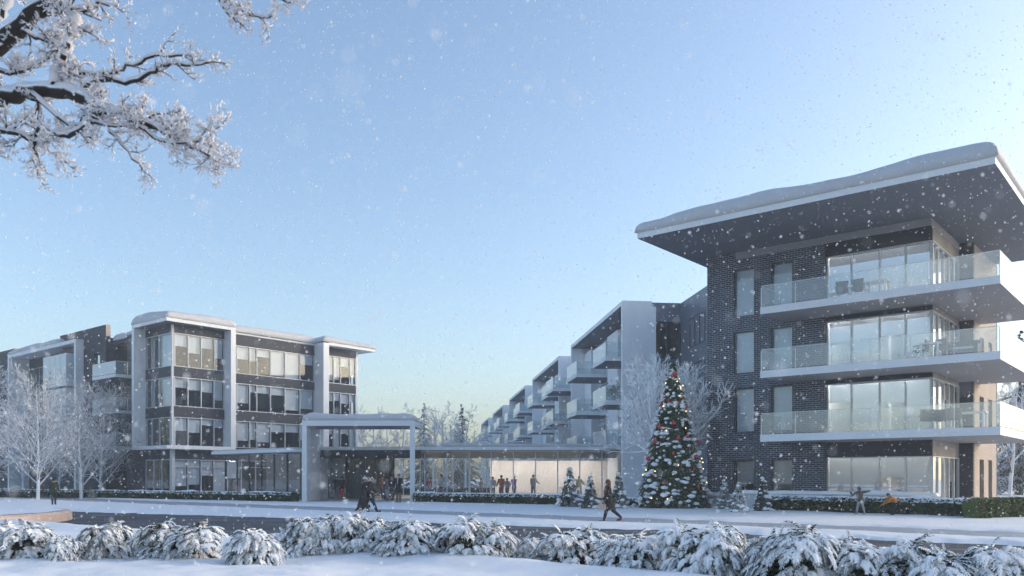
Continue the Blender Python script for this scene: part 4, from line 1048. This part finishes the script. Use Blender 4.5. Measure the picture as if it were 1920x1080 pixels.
# ================================================================ PEOPLE
CL = {}
def cloth(c):
    if c not in CL: CL[c] = mat('cloth', c, 0.85, spec=0.2, var=0.15, vscale=6)
    return CL[c]
SKIN = mat('skin', (0.50, 0.31, 0.23), 0.55)
EYEM = mat('eye', (0.02, 0.02, 0.02), 0.3)
def person(label, loc, H, rz, lean=0.0, legs=((0, 0), (0, 0)), arms=((0, 5, 10), (0, 5, 10)), top=(0.03, 0.03, 0.03), hem=0.47, bottom=(0.05, 0.06, 0.09), shoes=(0.03, 0.02, 0.02),
           hair=(0.04, 0.025, 0.018), scarf=None, hat=None, bag=None, longhair=False, sleeves=None, turn=0.0, wide=1.0, group=None, dz=0.0, skirt=None, stance=0.0):
    rad = math.radians
    root = thing('person', label, 'person', loc, rz, group)
    hipz = 0.50 * H
    def leg(side, a):
        th, kn = rad(a[0]), rad(a[1]); h = Vector((side * 0.052 * H, 0, 0)); k = h + Vector((side * (0.01 + stance) * H, math.sin(th), -math.cos(th))) * 0.235 * H
        an = k + Vector((side * stance * 0.7 * H, math.sin(th - kn), -math.cos(th - kn))) * 0.225 * H
        fa = th - kn; toe = an + Vector((side * 0.02 * H, math.cos(fa * 0.7) * 0.105 * H, math.sin(fa * 0.7) * 0.105 * H - 0.022 * H))
        heel = an + Vector((0, -0.02 * H, -0.03 * H)); return h, k, an, toe, heel
    Ls = [leg(-1, legs[0]), leg(1, legs[1])]
    low = min(min(l[2][2] - 0.042 * H, l[3][2] - 0.018 * H) for l in Ls)
    O = Vector((0, 0, -low)); Ls = [[q + O for q in l] for l in Ls]
    pel = O.copy(); ln = rad(lean)
    def up(t, x=0.0, f=0.0): return pel + Vector((x, math.sin(ln) * t + math.cos(ln) * f, math.cos(ln) * t - math.sin(ln) * f))
    chest = up(0.25 * H); neck = up(0.335 * H)
    hl = ln * 0.4
    hc = neck + Vector((0, math.sin(hl) * 0.09 * H + 0.012 * H, math.cos(hl) * 0.09 * H))
    htop = hc + Vector((0, 0, 0.06 * H)); chin = hc + Vector((0, 0.035 * H, -0.055 * H))
    sh = [up(0.315 * H, -0.105 * H * wide), up(0.315 * H, 0.105 * H * wide)]
    AR = []
    for i, sd_ in enumerate((-1, 1)):
        fw, sdw, el = arms[i]; fw = rad(fw); so_ = rad(sdw); el = rad(el)
        d1 = Vector((sd_ * math.sin(so_), math.sin(fw) * math.cos(so_), -math.cos(fw) * math.cos(so_)))
        d2 = Vector((sd_ * math.sin(so_) * 0.8, math.sin(fw + el) * math.cos(so_), -math.cos(fw + el) * math.cos(so_))).normalized()
        e = sh[i] + d1 * 0.17 * H; wr = e + d2 * 0.145 * H; ha = wr + d2 * 0.045 * H
        AR.append((e, wr, ha, d2))
    # body: one skinned surface
    vs, es, rs = [], [], []
    def nv_(p, r): vs.append(tuple(p)); rs.append((r * H, r * H) if not hasattr(r, '__len__') else (r[0] * H, r[1] * H)); return len(vs) - 1
    def ln_(a, b): es.append((a, b))
    p0 = nv_(pel + Vector((0, 0, 0.01 * H)), (0.075, 0.055)); p1 = nv_(up(0.13 * H), (0.068, 0.05)); p2 = nv_(chest, (0.085, 0.058)); p3 = nv_(neck, 0.030); p4 = nv_(hc - Vector((0, 0, 0.028 * H)), 0.042); p5 = nv_(hc + Vector((0, -0.006 * H, 0.02 * H)), 0.052); p6 = nv_(htop, 0.03)
    ln_(p0, p1); ln_(p1, p2); ln_(p2, p3); ln_(p3, p4); ln_(p4, p5); ln_(p5, p6)
    for i in range(2):
        h, k, an, toe, heel = Ls[i]
        a = nv_(h + Vector((0, 0, -0.02 * H)), 0.046); b = nv_(k, 0.031); c = nv_(an, 0.020); t_ = nv_(toe, 0.014)
        ln_(p0, a); ln_(a, b); ln_(b, c); ln_(c, t_)
        e, wr, ha, d2 = AR[i]
        a = nv_(sh[i], 0.034); b = nv_(e, 0.025); c = nv_(wr, 0.016); q = nv_(ha, (0.020, 0.012))
        ln_(p2, a); ln_(a, b); ln_(b, c); ln_(c, q)
        sx = Vector((0, 1, 0)) if abs(d2[1]) < 0.7 else Vector((1, 0, 0))
        for f_, (off, l_) in enumerate(((-0.018, 0.036), (-0.006, 0.044), (0.006, 0.042), (0.018, 0.034))):
            m1 = nv_(ha + sx * off * H + d2 * 0.022 * H, 0.0055); m2 = nv_(ha + sx * off * H + d2 * (0.022 + l_ * 0.7) * H + Vector((-(1 if i else -1) * 0.008 * H, 0, 0)), 0.0045)
            ln_(q, m1); ln_(m1, m2)
        m1 = nv_(wr + sx * 0.026 * H + d2 * 0.03 * H, 0.006); m2 = nv_(wr + sx * 0.036 * H + d2 * 0.052 * H, 0.005); ln_(c, m1); ln_(m1, m2)
    me = bpy.data.meshes.new('body'); me.from_pydata(vs, es, []); me.materials.append(SKIN)
    bo = bpy.data.objects.new('body', me); COL.objects.link(bo); bo.parent = root
    sk = bo.modifiers.new('skin', 'SKIN'); sk.use_smooth_shade = True
    for i, r in enumerate(rs): me.skin_vertices[0].data[i].radius = r
    for i in range(len(vs)): me.skin_vertices[0].data[i].use_root = (i == 0)
    ss = bo.modifiers.new('sub', 'SUBSURF'); ss.levels = 1; ss.render_levels = 1
    # face
    fd = Vector((math.sin(rad(turn)), math.cos(rad(turn)), 0)); fs_ = Vector((fd[1], -fd[0], 0))
    f = MB(); f.blob(hc + fd * 0.056 * H - Vector((0, 0, 0.008 * H)), 0.009 * H, 0.013 * H, 0.014 * H)
    for q in (-1, 1): f.blob(hc + fs_ * q * 0.054 * H - Vector((0, 0, 0.004 * H)), 0.006 * H, 0.012 * H, 0.018 * H)
    f.build('nose_and_ears', SKIN, root, smooth=True)['kind'] = 'thing'
    f = MB()
    for q in (-1, 1): f.blob(hc + fd * 0.050 * H + fs_ * q * 0.02 * H + Vector((0, 0, 0.006 * H)), 0.006 * H, 0.006 * H, 0.005 * H)
    f.build('eyes', EYEM, root)
    f = MB(); f.blob(hc + fd * 0.050 * H - Vector((0, 0, 0.032 * H)), 0.014 * H, 0.008 * H, 0.004 * H); f.build('mouth', cloth((0.30, 0.10, 0.09)), root)
    # hair or hat
    g = MB(); Vv, Ff = ICO[3]; bk = -fd
    hv = []
    for x, y, z in Vv:
        q = Vector((x, y, z)); fr_ = q.dot(fd)
        k = 1.0 if (z > 0.25 - 0.55 * max(0, -fr_) and not (fr_ > 0.55 and z < 0.45)) else 0.80
        if longhair and z < 0.2 and fr_ < 0.2: k = 1.05
        zz = z * (1.9 if (longhair and z < 0 and fr_ < 0.2) else 1.0)
        hv.append(hc + Vector((x * 0.060 * k, y * 0.066 * k, zz * 0.070 * k)) * H + bk * 0.008 * H + Vector((0, 0, 0.008 * H)))
    g.add(hv, Ff); g.build('hair', cloth(hair), root, smooth=True)
    if hat:
        g = MB(); g.add([hc + Vector((x * 0.064, y * 0.068, max(z, 0.05) * 0.078)) * H + Vector((0, 0, 0.018 * H)) for x, y, z in Vv], Ff); g.blob(hc + Vector((0, 0, 0.10 * H)), 0.022 * H, 0.022 * H, 0.022 * H, sub=2); g.build('hat', cloth(hat), root, smooth=True)
    # clothes
    j = MB(); NS = 14
    rings = []
    def ring(c, rx, ry, t=None): rings.append([c + Vector((math.cos(2 * math.pi * q / NS) * rx * H * wide, math.sin(2 * math.pi * q / NS) * ry * H * math.cos(ln), -math.sin(2 * math.pi * q / NS) * ry * H * math.sin(ln))) for q in range(NS)])
    ring(up(0.355 * H), 0.036, 0.036); ring(up(0.335 * H), 0.075, 0.05); ring(up(0.31 * H), 0.115, 0.062); ring(up(0.24 * H), 0.112, 0.075); ring(up(0.13 * H), 0.098, 0.07); ring(up(0.03 * H), 0.104, 0.078)
    if hem < 0.47:
        for q in (0.33, 0.66, 1.0):
            zz = (0.47 - hem) * q; fl_ = 1 + (0.20 if not skirt else skirt) * q
            cy = (math.sin(rad(legs[0][0])) + math.sin(rad(legs[1][0]))) * 0.5 * zz * H
            rings.append([pel + Vector((math.cos(2 * math.pi * s_ / NS) * 0.104 * fl_ * H, cy + math.sin(2 * math.pi * s_ / NS) * 0.085 * fl_ * H * (1 + 0.35 * q), -zz * H)) for s_ in range(NS)])
    else: ring(up(-0.02 * H), 0.100, 0.076)
    o_ = 0; vv = [p for rg in rings for p in rg]
    j.add(vv, [(i * NS + q, i * NS + (q + 1) % NS, (i + 1) * NS + (q + 1) % NS, (i + 1) * NS + q)[::-1] for i in range(len(rings) - 1) for q in range(NS)] + [tuple(range(NS))])
    sl = sleeves or top
    for i in range(2):
        e, wr, ha, d2 = AR[i]
        j.tube([sh[i] + (chest - sh[i]) * 0.25, sh[i], sh[i].lerp(e, 0.5), e, e.lerp(wr, 0.5), wr], [0.05 * H, 0.046 * H, 0.041 * H, 0.037 * H, 0.034 * H, 0.027 * H], 9)
    j.build('coat' if hem < 0.40 else 'jacket', cloth(top), root, smooth=True)
    t = MB()
    for i in range(2):
        h, k, an, toe, heel = Ls[i]
        t.tube([h + Vector((0, 0, 0.05 * H)), h, h.lerp(k, 0.5), k, k.lerp(an, 0.5), an], [0.058 * H, 0.062 * H, 0.053 * H, 0.041 * H, 0.037 * H, 0.029 * H], 9)
    t.build('trousers', cloth(bottom), root, smooth=True)
    for i in range(2):
        h, k, an, toe, heel = Ls[i]; s = MB()
        s.tube([k.lerp(an, 0.72), an, an.lerp(heel, 0.5)], [0.030 * H, 0.031 * H, 0.030 * H], 8); s.tube([heel, heel.lerp(toe, 0.35), heel.lerp(toe, 0.75), toe + (toe - heel) * 0.08], [0.020 * H, 0.031 * H, 0.028 * H, 0.016 * H], 8)
        s.build('shoe', cloth(shoes), root, smooth=True)
    if scarf:
        s = MB(); c = up(0.352 * H); s.tube([c + Vector((math.cos(q * 0.63) * 0.046 * H, math.sin(q * 0.63) * 0.046 * H, 0.006 * H * math.sin(q * 2))) for q in range(11)], 0.022 * H, 7)
        s.tube([c + Vector((0.02 * H, 0.05 * H, 0)), up(0.25 * H, 0.02 * H, 0.085 * H), up(0.13 * H, 0.02 * H, 0.085 * H)], [0.02 * H, 0.024 * H, 0.02 * H], 6)
        s.build('scarf', cloth(scarf), root, smooth=True)
    if bag:
        hand = AR[bag[0]][2]; s = MB(); c = hand + Vector((bag[0] * 2 - 1, 0, 0)) * 0.02 * H
        b_ = thing('handbag', bag[2], 'bag', (0, 0, 0))
        c2 = Matrix.Rotation(rz, 4, 'Z') @ c + Vector(loc); b_.location = (c2[0], c2[1], c2[2] - 0.30 * 1.0); b_.rotation_euler = (0, 0, rz)
        s.box(-0.05, 0.05, -0.15, 0.15, -0.02, 0.20); s.build('pouch', cloth(bag[1]), b_)
        s = MB(); s.tube([(0, -0.1, 0.2), (0, -0.06, 0.29), (0, 0.06, 0.29), (0, 0.1, 0.2)], 0.012, 5); s.build('handle', cloth(bag[1]), b_)
    return root
deg = math.radians
def pw(u, v, z=None):
    p = at(u, v); return on(p, -0.02) if z is None else (px(u, z[0])[0], z[0], z[1])
BLK = (0.022, 0.022, 0.026)
person('walker in a dark green and yellow jacket standing on the path by the frosted trees', pw(101, 947.5), 1.58, deg(20), legs=((8, 4), (-6, 6)), arms=((5, 8, 50), (5, 8, 20)), top=(0.035, 0.05, 0.035), hem=0.42, bottom=BLK, hat=(0.02, 0.025, 0.02), scarf=(0.45, 0.33, 0.02), bag=(0, (0.02, 0.03, 0.02), 'dark bag of the walker by the frosted trees'))
person('woman in a long black coat and light hat walking beside the man in jeans', pw(681, 961.5), 1.70, deg(-84), lean=4, legs=((20, 6), (-16, 18)), arms=((15, 6, 60), (20, 10, 50)), top=BLK, hem=0.14, skirt=0.75, bottom=BLK, hair=BLK, hat=(0.60, 0.50, 0.48), scarf=(0.05, 0.04, 0.04))
person('man in a dark jacket and blue jeans walking beside the woman in the long coat', pw(692.5, 960.8), 1.82, deg(-90), lean=4, legs=((26, 4), (-18, 20)), arms=((12, 6, 40), (-10, 6, 30)), top=(0.035, 0.034, 0.032), hem=0.43, bottom=(0.03, 0.045, 0.09), shoes=(0.10, 0.035, 0.02), hair=(0.05, 0.02, 0.02), bag=(0, (0.55, 0.40, 0.33), 'small pinkish bag carried by the walking man'))
person('left girl in the doorway in a black coat with pale legs and a light bag', pw(631, 0, (61.3, 0.1)), 1.70, deg(170), legs=((14, 6), (-10, 14)), arms=((10, 12, 60), (10, 12, 30)), top=BLK, hem=0.36, bottom=(0.12, 0.12, 0.20), hair=BLK, longhair=True, bag=(1, (0.60, 0.52, 0.45), 'light handbag of the left girl in the doorway'), shoes=(0.4, 0.15, 0.08))
person('right girl in the doorway in a black jacket and bright red trousers', pw(641, 0, (61.0, 0.1)), 1.68, deg(195), legs=((20, 10), (-16, 14)), arms=((30, 10, 90), (5, 14, 20)), top=BLK, hem=0.42, bottom=(0.60, 0.02, 0.015), hair=BLK, longhair=True, shoes=(0.5, 0.02, 0.02))
person('person in a tan brown jacket left in the group under the portal', pw(717, 0, (60.0, 0.09)), 1.76, deg(200), legs=((14, 6), (-10, 10)), arms=((0, 14, 20), (20, 8, 60)), top=(0.34, 0.14, 0.07), hem=0.44, bottom=(0.15, 0.12, 0.10), hair=(0.14, 0.06, 0.03), scarf=(0.5, 0.35, 0.25))
person('person with curly black hair in a mauve top and pale jeans under the portal', pw(726.5, 0, (58.0, 0.09)), 1.62, deg(170), legs=((16, 6), (-12, 18)), arms=((10, 8, 30), (8, 10, 30)), top=(0.16, 0.10, 0.13), hem=0.46, bottom=(0.40, 0.43, 0.50), hair=(0.015, 0.012, 0.012), longhair=True)
person('blond person in an open black jacket and khaki trousers under the portal', pw(735, 0, (57.4, 0.09)), 1.66, deg(160), legs=((20, 4), (-18, 22)), arms=((15, 12, 20), (-10, 16, 20)), top=(0.025, 0.025, 0.025), hem=0.38, bottom=(0.20, 0.15, 0.11), hair=(0.35, 0.22, 0.10), shoes=BLK)
person('tall man in a long black coat and grey scarf under the portal', pw(747.5, 0, (54.6, 0.05)), 1.86, deg(175), legs=((6, 2), (-4, 4)), arms=((15, 12, 80), (0, 10, 10)), top=BLK, hem=0.30, bottom=(0.16, 0.12, 0.10), hair=(0.12, 0.06, 0.04), scarf=(0.35, 0.36, 0.36), shoes=(0.25, 0.12, 0.07))
person('woman in a long brown coat and rust scarf walking alone on the path', pw(1142, 976.5), 1.66, deg(86), lean=3, legs=((17, 4), (-24, 26)), arms=((12, 6, 25), (-10, 8, 25)), top=(0.022, 0.018, 0.016), hem=0.27, skirt=0.35, bottom=(0.03, 0.035, 0.06), hair=(0.10, 0.065, 0.045), longhair=True, scarf=(0.28, 0.06, 0.025), shoes=(0.16, 0.05, 0.03), wide=1.12, bag=(0, (0.55, 0.42, 0.36), 'pale shopping bag carried by the lone walking woman'))
person('child in a black and white jacket and grey trousers throwing snow by the hedge', pw(1613, 966.5), 1.18, deg(20), lean=8, stance=0.08, wide=1.4, legs=((14, 8), (-14, 4)), arms=((50, 22, 105), (10, 98, 5)), top=(0.05, 0.052, 0.055), sleeves=(0.3, 0.3, 0.31), hem=0.46, bottom=(0.30, 0.30, 0.31), hair=(0.04, 0.04, 0.03), hat=(0.06, 0.06, 0.05), shoes=(0.3, 0.3, 0.3), scarf=BLK)
person('child in an orange jacket and black trousers bending down to scoop up snow', pw(1683, 967.5), 1.22, deg(92), lean=62, legs=((28, 10), (-42, 6)), arms=((40, 8, 20), (30, 10, 20)), top=(0.46, 0.17, 0.025), hem=0.47, bottom=BLK, hair=(0.05, 0.04, 0.03), shoes=BLK)
INS = [(806, 63.5, 1.60, (0.55, 0.10, 0.16), 'person in a pink top inside the left end of the passage'), (828, 62.5, 1.80, (0.75, 0.75, 0.78), 'tall person in white inside the left end of the passage'),
       (902, 67.0, 1.50, (0.30, 0.32, 0.36), 'person in grey sitting back inside the passage left of the crowd'), (924, 63.8, 1.62, (0.62, 0.66, 0.78), 'person in white and blue at the left of the inside crowd'),
       (940, 62.9, 1.74, (0.70, 0.13, 0.04), 'person in a bright orange red top in the inside crowd'), (951, 63.2, 1.52, (0.30, 0.48, 0.72), 'child in light blue between the orange and lilac tops'),
       (964, 63.0, 1.70, (0.52, 0.30, 0.62), 'person in a lilac top at the right of the inside crowd'), (1000, 65.0, 1.78, (0.45, 0.45, 0.48), 'person in pale grey standing alone inside the passage'),
       (1086, 62.6, 1.66, (0.72, 0.62, 0.25), 'person in a yellow top behind the small firs inside the passage')]
for k, (u, Y, Hh, c, lab) in enumerate(INS):
    person(lab, pw(u, 0, (Y, 0.1)), Hh, deg(180 + ((k * 67) % 80) - 40), legs=((10, 5), (-6, 8)), arms=((15 + k * 3, 10, 30), (10, 12, 50 - k * 3)), top=c, hem=0.46, bottom=(0.15 + 0.05 * (k % 3), 0.17, 0.24), hair=((0.05, 0.03, 0.02), (0.20, 0.11, 0.05))[k % 2], longhair=k in (0, 6), sleeves=c)

# ================================================================ OVERHANGING SNOWY TREE, TOP LEFT
ot = thing('overhanging_tree', 'old tree whose snow laden branches hang into the upper left of the picture', 'tree', (-9.2, 9.6, 0), 0)
ox = Vector((-9.2, 9.6, 0))
barkm, snowm, twm, rmm = MB(), MB(), MB(), MB()
rng = random.Random(77)
U0 = 9.0 / F_PX
def W(u, v, Y): return Vector(((u - 960) / F_PX * Y, Y, EYE + (HOR - v) / F_PX * Y)) - ox
def smooth_path(pts, k=4):
    out = []
    for i in range(len(pts) - 1):
        p0 = pts[max(i - 1, 0)]; p1 = pts[i]; p2 = pts[i + 1]; p3 = pts[min(i + 2, len(pts) - 1)]
        for q in range(k):
            t = q / k
            out.append(tuple(0.5 * ((2 * p1[c]) + (-p0[c] + p2[c]) * t + (2 * p0[c] - 5 * p1[c] + 4 * p2[c] - p3[c]) * t * t + (-p0[c] + 3 * p1[c] - 3 * p2[c] + p3[c]) * t ** 3) for c in range(len(p1))))
    out.append(tuple(pts[-1])); return out
def rime(p, d, n, L, r=0.0052):
    for k in range(n):
        e = (d * 0.7 + Vector((rng.gauss(0, .65), rng.gauss(0, .65), rng.gauss(0.15, .55)))).normalized()
        q = p + d * rng.uniform(-0.5, 0.8) * L
        l = L * rng.uniform(0.5, 1.25)
        rmm.tube([q, q + e * l * 0.6, q + e * l], [r * 0.7, r * rng.uniform(1.0, 1.9), r * 0.4], 3, cap=False)
def twig(p, d, L, r, lv):
    n = 4; pts = [p]; v = d.normalized()
    for i in range(n):
        v = (v + Vector((rng.gauss(0, .22), rng.gauss(0, .22), rng.gauss(0.0, .2)))).normalized(); pts.append(pts[-1] + v * L / n)
    twm.tube(pts, [r * (1 - 0.7 * i / n) for i in range(n + 1)], 4, cap=False)
    for i in range(n):                                   # snow lying along the twig
        if rng.random() < 0.6:
            a, b = pts[i], pts[i + 1]; c = (a + b) / 2 + Vector((0, 0, r * 0.9))
            rmm.tube([a + Vector((0, 0, r * .7)), c + Vector((0, 0, r * rng.uniform(.2, 1.1))), b + Vector((0, 0, r * .6))], [r * 0.8, r * rng.uniform(1.0, 1.8), r * 0.7], 5, cap=False)
    rime(pts[-1], v, rng.randint(2, 5), 0.055)
    if lv > 0:
        for i in range(1, n + 1):
            for q in range(1):
                a = v.orthogonal().normalized(); b = v.cross(a); t = rng.uniform(0, 6.28)
                e = (v * 0.7 + (a * math.cos(t) + b * math.sin(t)) * 0.8).normalized()
                twig(pts[i].lerp(pts[i - 1], rng.random()), e, L * rng.uniform(0.38, 0.62), r * 0.62, lv - 1)
    else:
        for i in range(1, n): rime(pts[i], v, rng.randint(0, 2), 0.042)
def limb(pts, twigs=0, tl=60, lv=1, snow=1.0, spawn=0.0):
    """pts: (u, v, radius_px, Y) along the limb as the photo shows it, with its own distance"""
    sp_ = smooth_path([tuple(map(float, p)) for p in pts])
    P3 = [W(u, v, Y) + Vector((rng.gauss(0, .006), rng.gauss(0, .02), rng.gauss(0, .006))) for u, v, r, Y in sp_]; rr = [max(0.004, r * Y / F_PX) for u, v, r, Y in sp_]
    barkm.tube(P3, [r * rng.uniform(0.93, 1.07) for r in rr], 9 if rr[0] > 0.03 else 6)
    if snow:
        s0 = []; s1 = []
        for p, r in zip(P3, rr):
            s0.append(p + Vector((0, 0, r * 0.62 + 0.006))); s1.append((r * 0.70 + 0.008) * snow * rng.uniform(0.75, 1.25))
        snowm.tube(s0, s1, 8)
    twigs = int(twigs * 0.72 + 0.5)
    for k in range(twigs):
        f = spawn + (1 - spawn) * (k + rng.random()) / twigs; i = min(len(P3) - 2, int(f * (len(P3) - 1)))
        v = (P3[i + 1] - P3[i]).normalized(); a = v.orthogonal().normalized(); b = v.cross(a); t = rng.uniform(0, 6.28)
        e = (v * rng.uniform(0.3, 0.9) + (a * math.cos(t) + b * math.sin(t))).normalized()
        twig(P3[i], e, tl * U0 * rng.uniform(0.5, 1.0), max(0.005, min(0.012, rr[i] * 0.5)), lv)
    twig(P3[-1], (P3[-1] - P3[-3]).normalized(), tl * U0 * 0.6, max(0.004, rr[-1]), lv)
limb([(-560, 330, 42, 9.6), (-330, 270, 32, 9.5), (-90, 150, 22, 9.3), (0, 80, 18, 9.2), (60, 32, 16, 9.1), (140, -30, 14, 9.0), (240, -110, 10, 8.9)], 4, 60, 1)
limb([(-600, 300, 30, 9.6), (-300, 250, 22, 9.4), (-60, 200, 17, 9.2), (0, 184, 15, 9.1), (60, 172, 13, 9.0), (115, 171, 12, 8.9), (155, 183, 11, 8.8), (180, 200, 10, 8.7), (240, 214, 7, 8.6), (290, 238, 5.5, 8.5), (330, 260, 4, 8.5), (385, 288, 2.5, 8.4), (402, 300, 1.6, 8.4)], 26, 66, 2, spawn=0.55)
limb([(176, 196, 9, 8.75), (180, 208, 8.5, 8.7), (170, 226, 7, 8.7), (146, 243, 5.5, 8.6), (120, 256, 4, 8.6), (100, 250, 2, 8.6)], 7, 50, 1)
limb([(100, 160, 7, 8.9), (112, 118, 6.5, 8.9), (128, 82, 6, 8.8), (142, 44, 5.5, 8.8), (130, 22, 5, 8.8), (125, -20, 4.5, 8.8)], 14, 62, 2, snow=1.7)
limb([(-40, 235, 6, 9.2), (0, 244, 5, 9.1), (40, 254, 4.5, 9.0), (68, 268, 4, 9.0), (95, 262, 2, 9.0)], 14, 58, 2)
limb([(150, 166, 5, 8.9), (190, 150, 4.5, 8.9), (235, 156, 4, 8.8), (282, 138, 3.5, 8.7), (312, 122, 3, 8.7), (350, 121, 2.6, 8.6), (398, 116, 1.5, 8.6)], 14, 46, 1)
limb([(108, 142, 4, 9.0), (160, 139, 3.5, 9.0), (210, 137, 3, 8.9), (240, 126, 3, 8.9), (288, 107, 2.6, 8.8), (335, 104, 2, 8.8), (372, 118, 1.2, 8.8)], 12, 46, 1)
limb([(78, 26, 4, 9.1), (125, 20, 4, 9.0), (158, 20, 4, 9.0), (185, 8, 3, 9.0), (222, 14, 2, 8.9)], 9, 44, 1, snow=1.4)
limb([(-20, 130, 4, 9.4), (30, 138, 3.6, 9.3), (75, 118, 3, 9.2), (105, 96, 2, 9.2)], 9, 54, 2)
limb([(40, 58, 4, 9.1), (75, 72, 3.4, 9.1), (110, 82, 2.4, 9.0)], 6, 48, 1)
limb([(73, 182, 4, 8.95), (73, 222, 3.6, 8.9), (67, 252, 3, 8.9), (64, 300, 2, 8.9), (74, 336, 1, 8.9)], 10, 46, 1, snow=0)
limb([(230, 214, 4, 8.6), (262, 236, 3.2, 8.5), (300, 262, 2.4, 8.5), (352, 268, 1.6, 8.4), (408, 240, 1.2, 8.4)], 11, 46, 1)
limb([(205, 245, 3, 8.7), (232, 275, 2.4, 8.6), (262, 312, 1.6, 8.6)], 9, 44, 1)
limb([(62, 175, 4, 8.9), (130, 235, 3.2, 8.8), (175, 232, 3, 8.7), (250, 240, 2, 8.7)], 9, 50, 2)
limb([(-30, 60, 6, 9.6), (10, 20, 5, 9.5), (30, -20, 4, 9.5)], 4, 50, 1, snow=1.8)
limb([(300, -160, 7, 8.8), (380, -70, 5, 8.7), (410, -8, 3.4, 8.6), (428, 26, 2.6, 8.6), (446, 40, 1.6, 8.6)], 7, 36, 1, spawn=0.6)
limb([(380, -70, 4, 8.7), (432, 4, 3, 8.6), (468, 26, 2.4, 8.5), (496, 34, 1.6, 8.5)], 8, 34, 1, spawn=0.5)
limb([(400, -90, 4, 8.7), (470, -40, 3, 8.6), (520, -6, 2.2, 8.5), (552, 4, 1.4, 8.5)], 5, 34, 1, spawn=0.5)
barkm.tube([(0, 0, -0.2), (0.05, 0.05, 1.5), (-0.05, 0, 3.2), (0.02, 0, 4.6), (0, 0, 6.0), (0.3, -0.2, 8.5), (0.5, -0.3, 11)], [0.46, 0.36, 0.32, 0.31, 0.27, 0.18, 0.06], 14)
barkm.build('trunk', M['bark'], ot, smooth=True)
snowm.build('branch_snow', M['rime'], ot, smooth=True)
twm.build('twigs', M['bark'], ot)
rmm.build('rime', M['rime'], ot)

# ================================================================ FALLING SNOW
fk = MB(); rng = random.Random(3)
Vv, Ff = ICO[1]
fv = []; n_ = 0
def flake(c, s):
    sx, sy, sz = s * rng.uniform(.7, 1.3), s * rng.uniform(.7, 1.3), s * rng.uniform(.7, 1.6)
    o = len(fv)
    for x, y, z in Vv: fv.append((c[0] + x * sx, c[1] + y * sy, c[2] + z * sz))
for k in range(25000):
    Y = 1.2 + 17 * rng.random() ** 0.7
    X = rng.uniform(-0.72, 0.72) * Y + rng.uniform(-2, 2); Z = rng.uniform(0.05, EYE + 0.62 * Y + 1)
    flake((X, Y, Z), rng.choice((0.002, 0.0026, 0.0034, 0.006)) * (0.7 + Y / 16))
for k in range(240):
    Y = rng.uniform(0.7, 2.6); flake((rng.uniform(-0.7, 0.7) * Y, Y, rng.uniform(EYE - 0.15 * Y, EYE + 0.62 * Y)), rng.uniform(0.0014, 0.003))
for u, v, Y, s in ((655, 157, 0.42, 0.0045), (555, 254, 0.65, 0.004), (818, 55, 0.7, 0.004), (1070, 175, 0.8, 0.004), (1330, 213, 0.8, 0.0042), (1468, 92, 0.9, 0.004), (1222, 375, 0.85, 0.004), (710, 587, 0.9, 0.0042)):
    p = px(u, Y, EYE + (HOR - v) / F_PX * Y); flake(p, s * 0.66)
N_ = len(fv) // len(Vv)
fk.v = fv
for q in range(N_):
    o = q * len(Vv)
    for f in Ff: fk.f.append((f[0] + o, f[1] + o, f[2] + o)); fk.m.append(0)
tag(fk.build('falling_snow', M['flake'], smooth=True), 'white snowflakes falling everywhere through the air', 'snow', kind='stuff')
#HAZE
hm = bpy.data.materials.new('winter_air'); hm.use_nodes = True; hm.node_tree.nodes.clear()
ho = hm.node_tree.nodes.new('ShaderNodeOutputMaterial'); hv_ = hm.node_tree.nodes.new('ShaderNodeVolumePrincipled')
hv_.inputs['Color'].default_value = (0.86, 0.93, 1.0, 1); hv_.inputs['Density'].default_value = 0.0016; hv_.inputs['Anisotropy'].default_value = 0.0
hm.node_tree.links.new(hv_.outputs[0], ho.inputs['Volume'])
hb = MB(); hb.box(-140, 150, -40, 240, -1.2, 19.5)
tag(hb.build('haze', hm), 'thin pale winter haze hanging over the whole place', 'haze', kind='stuff')
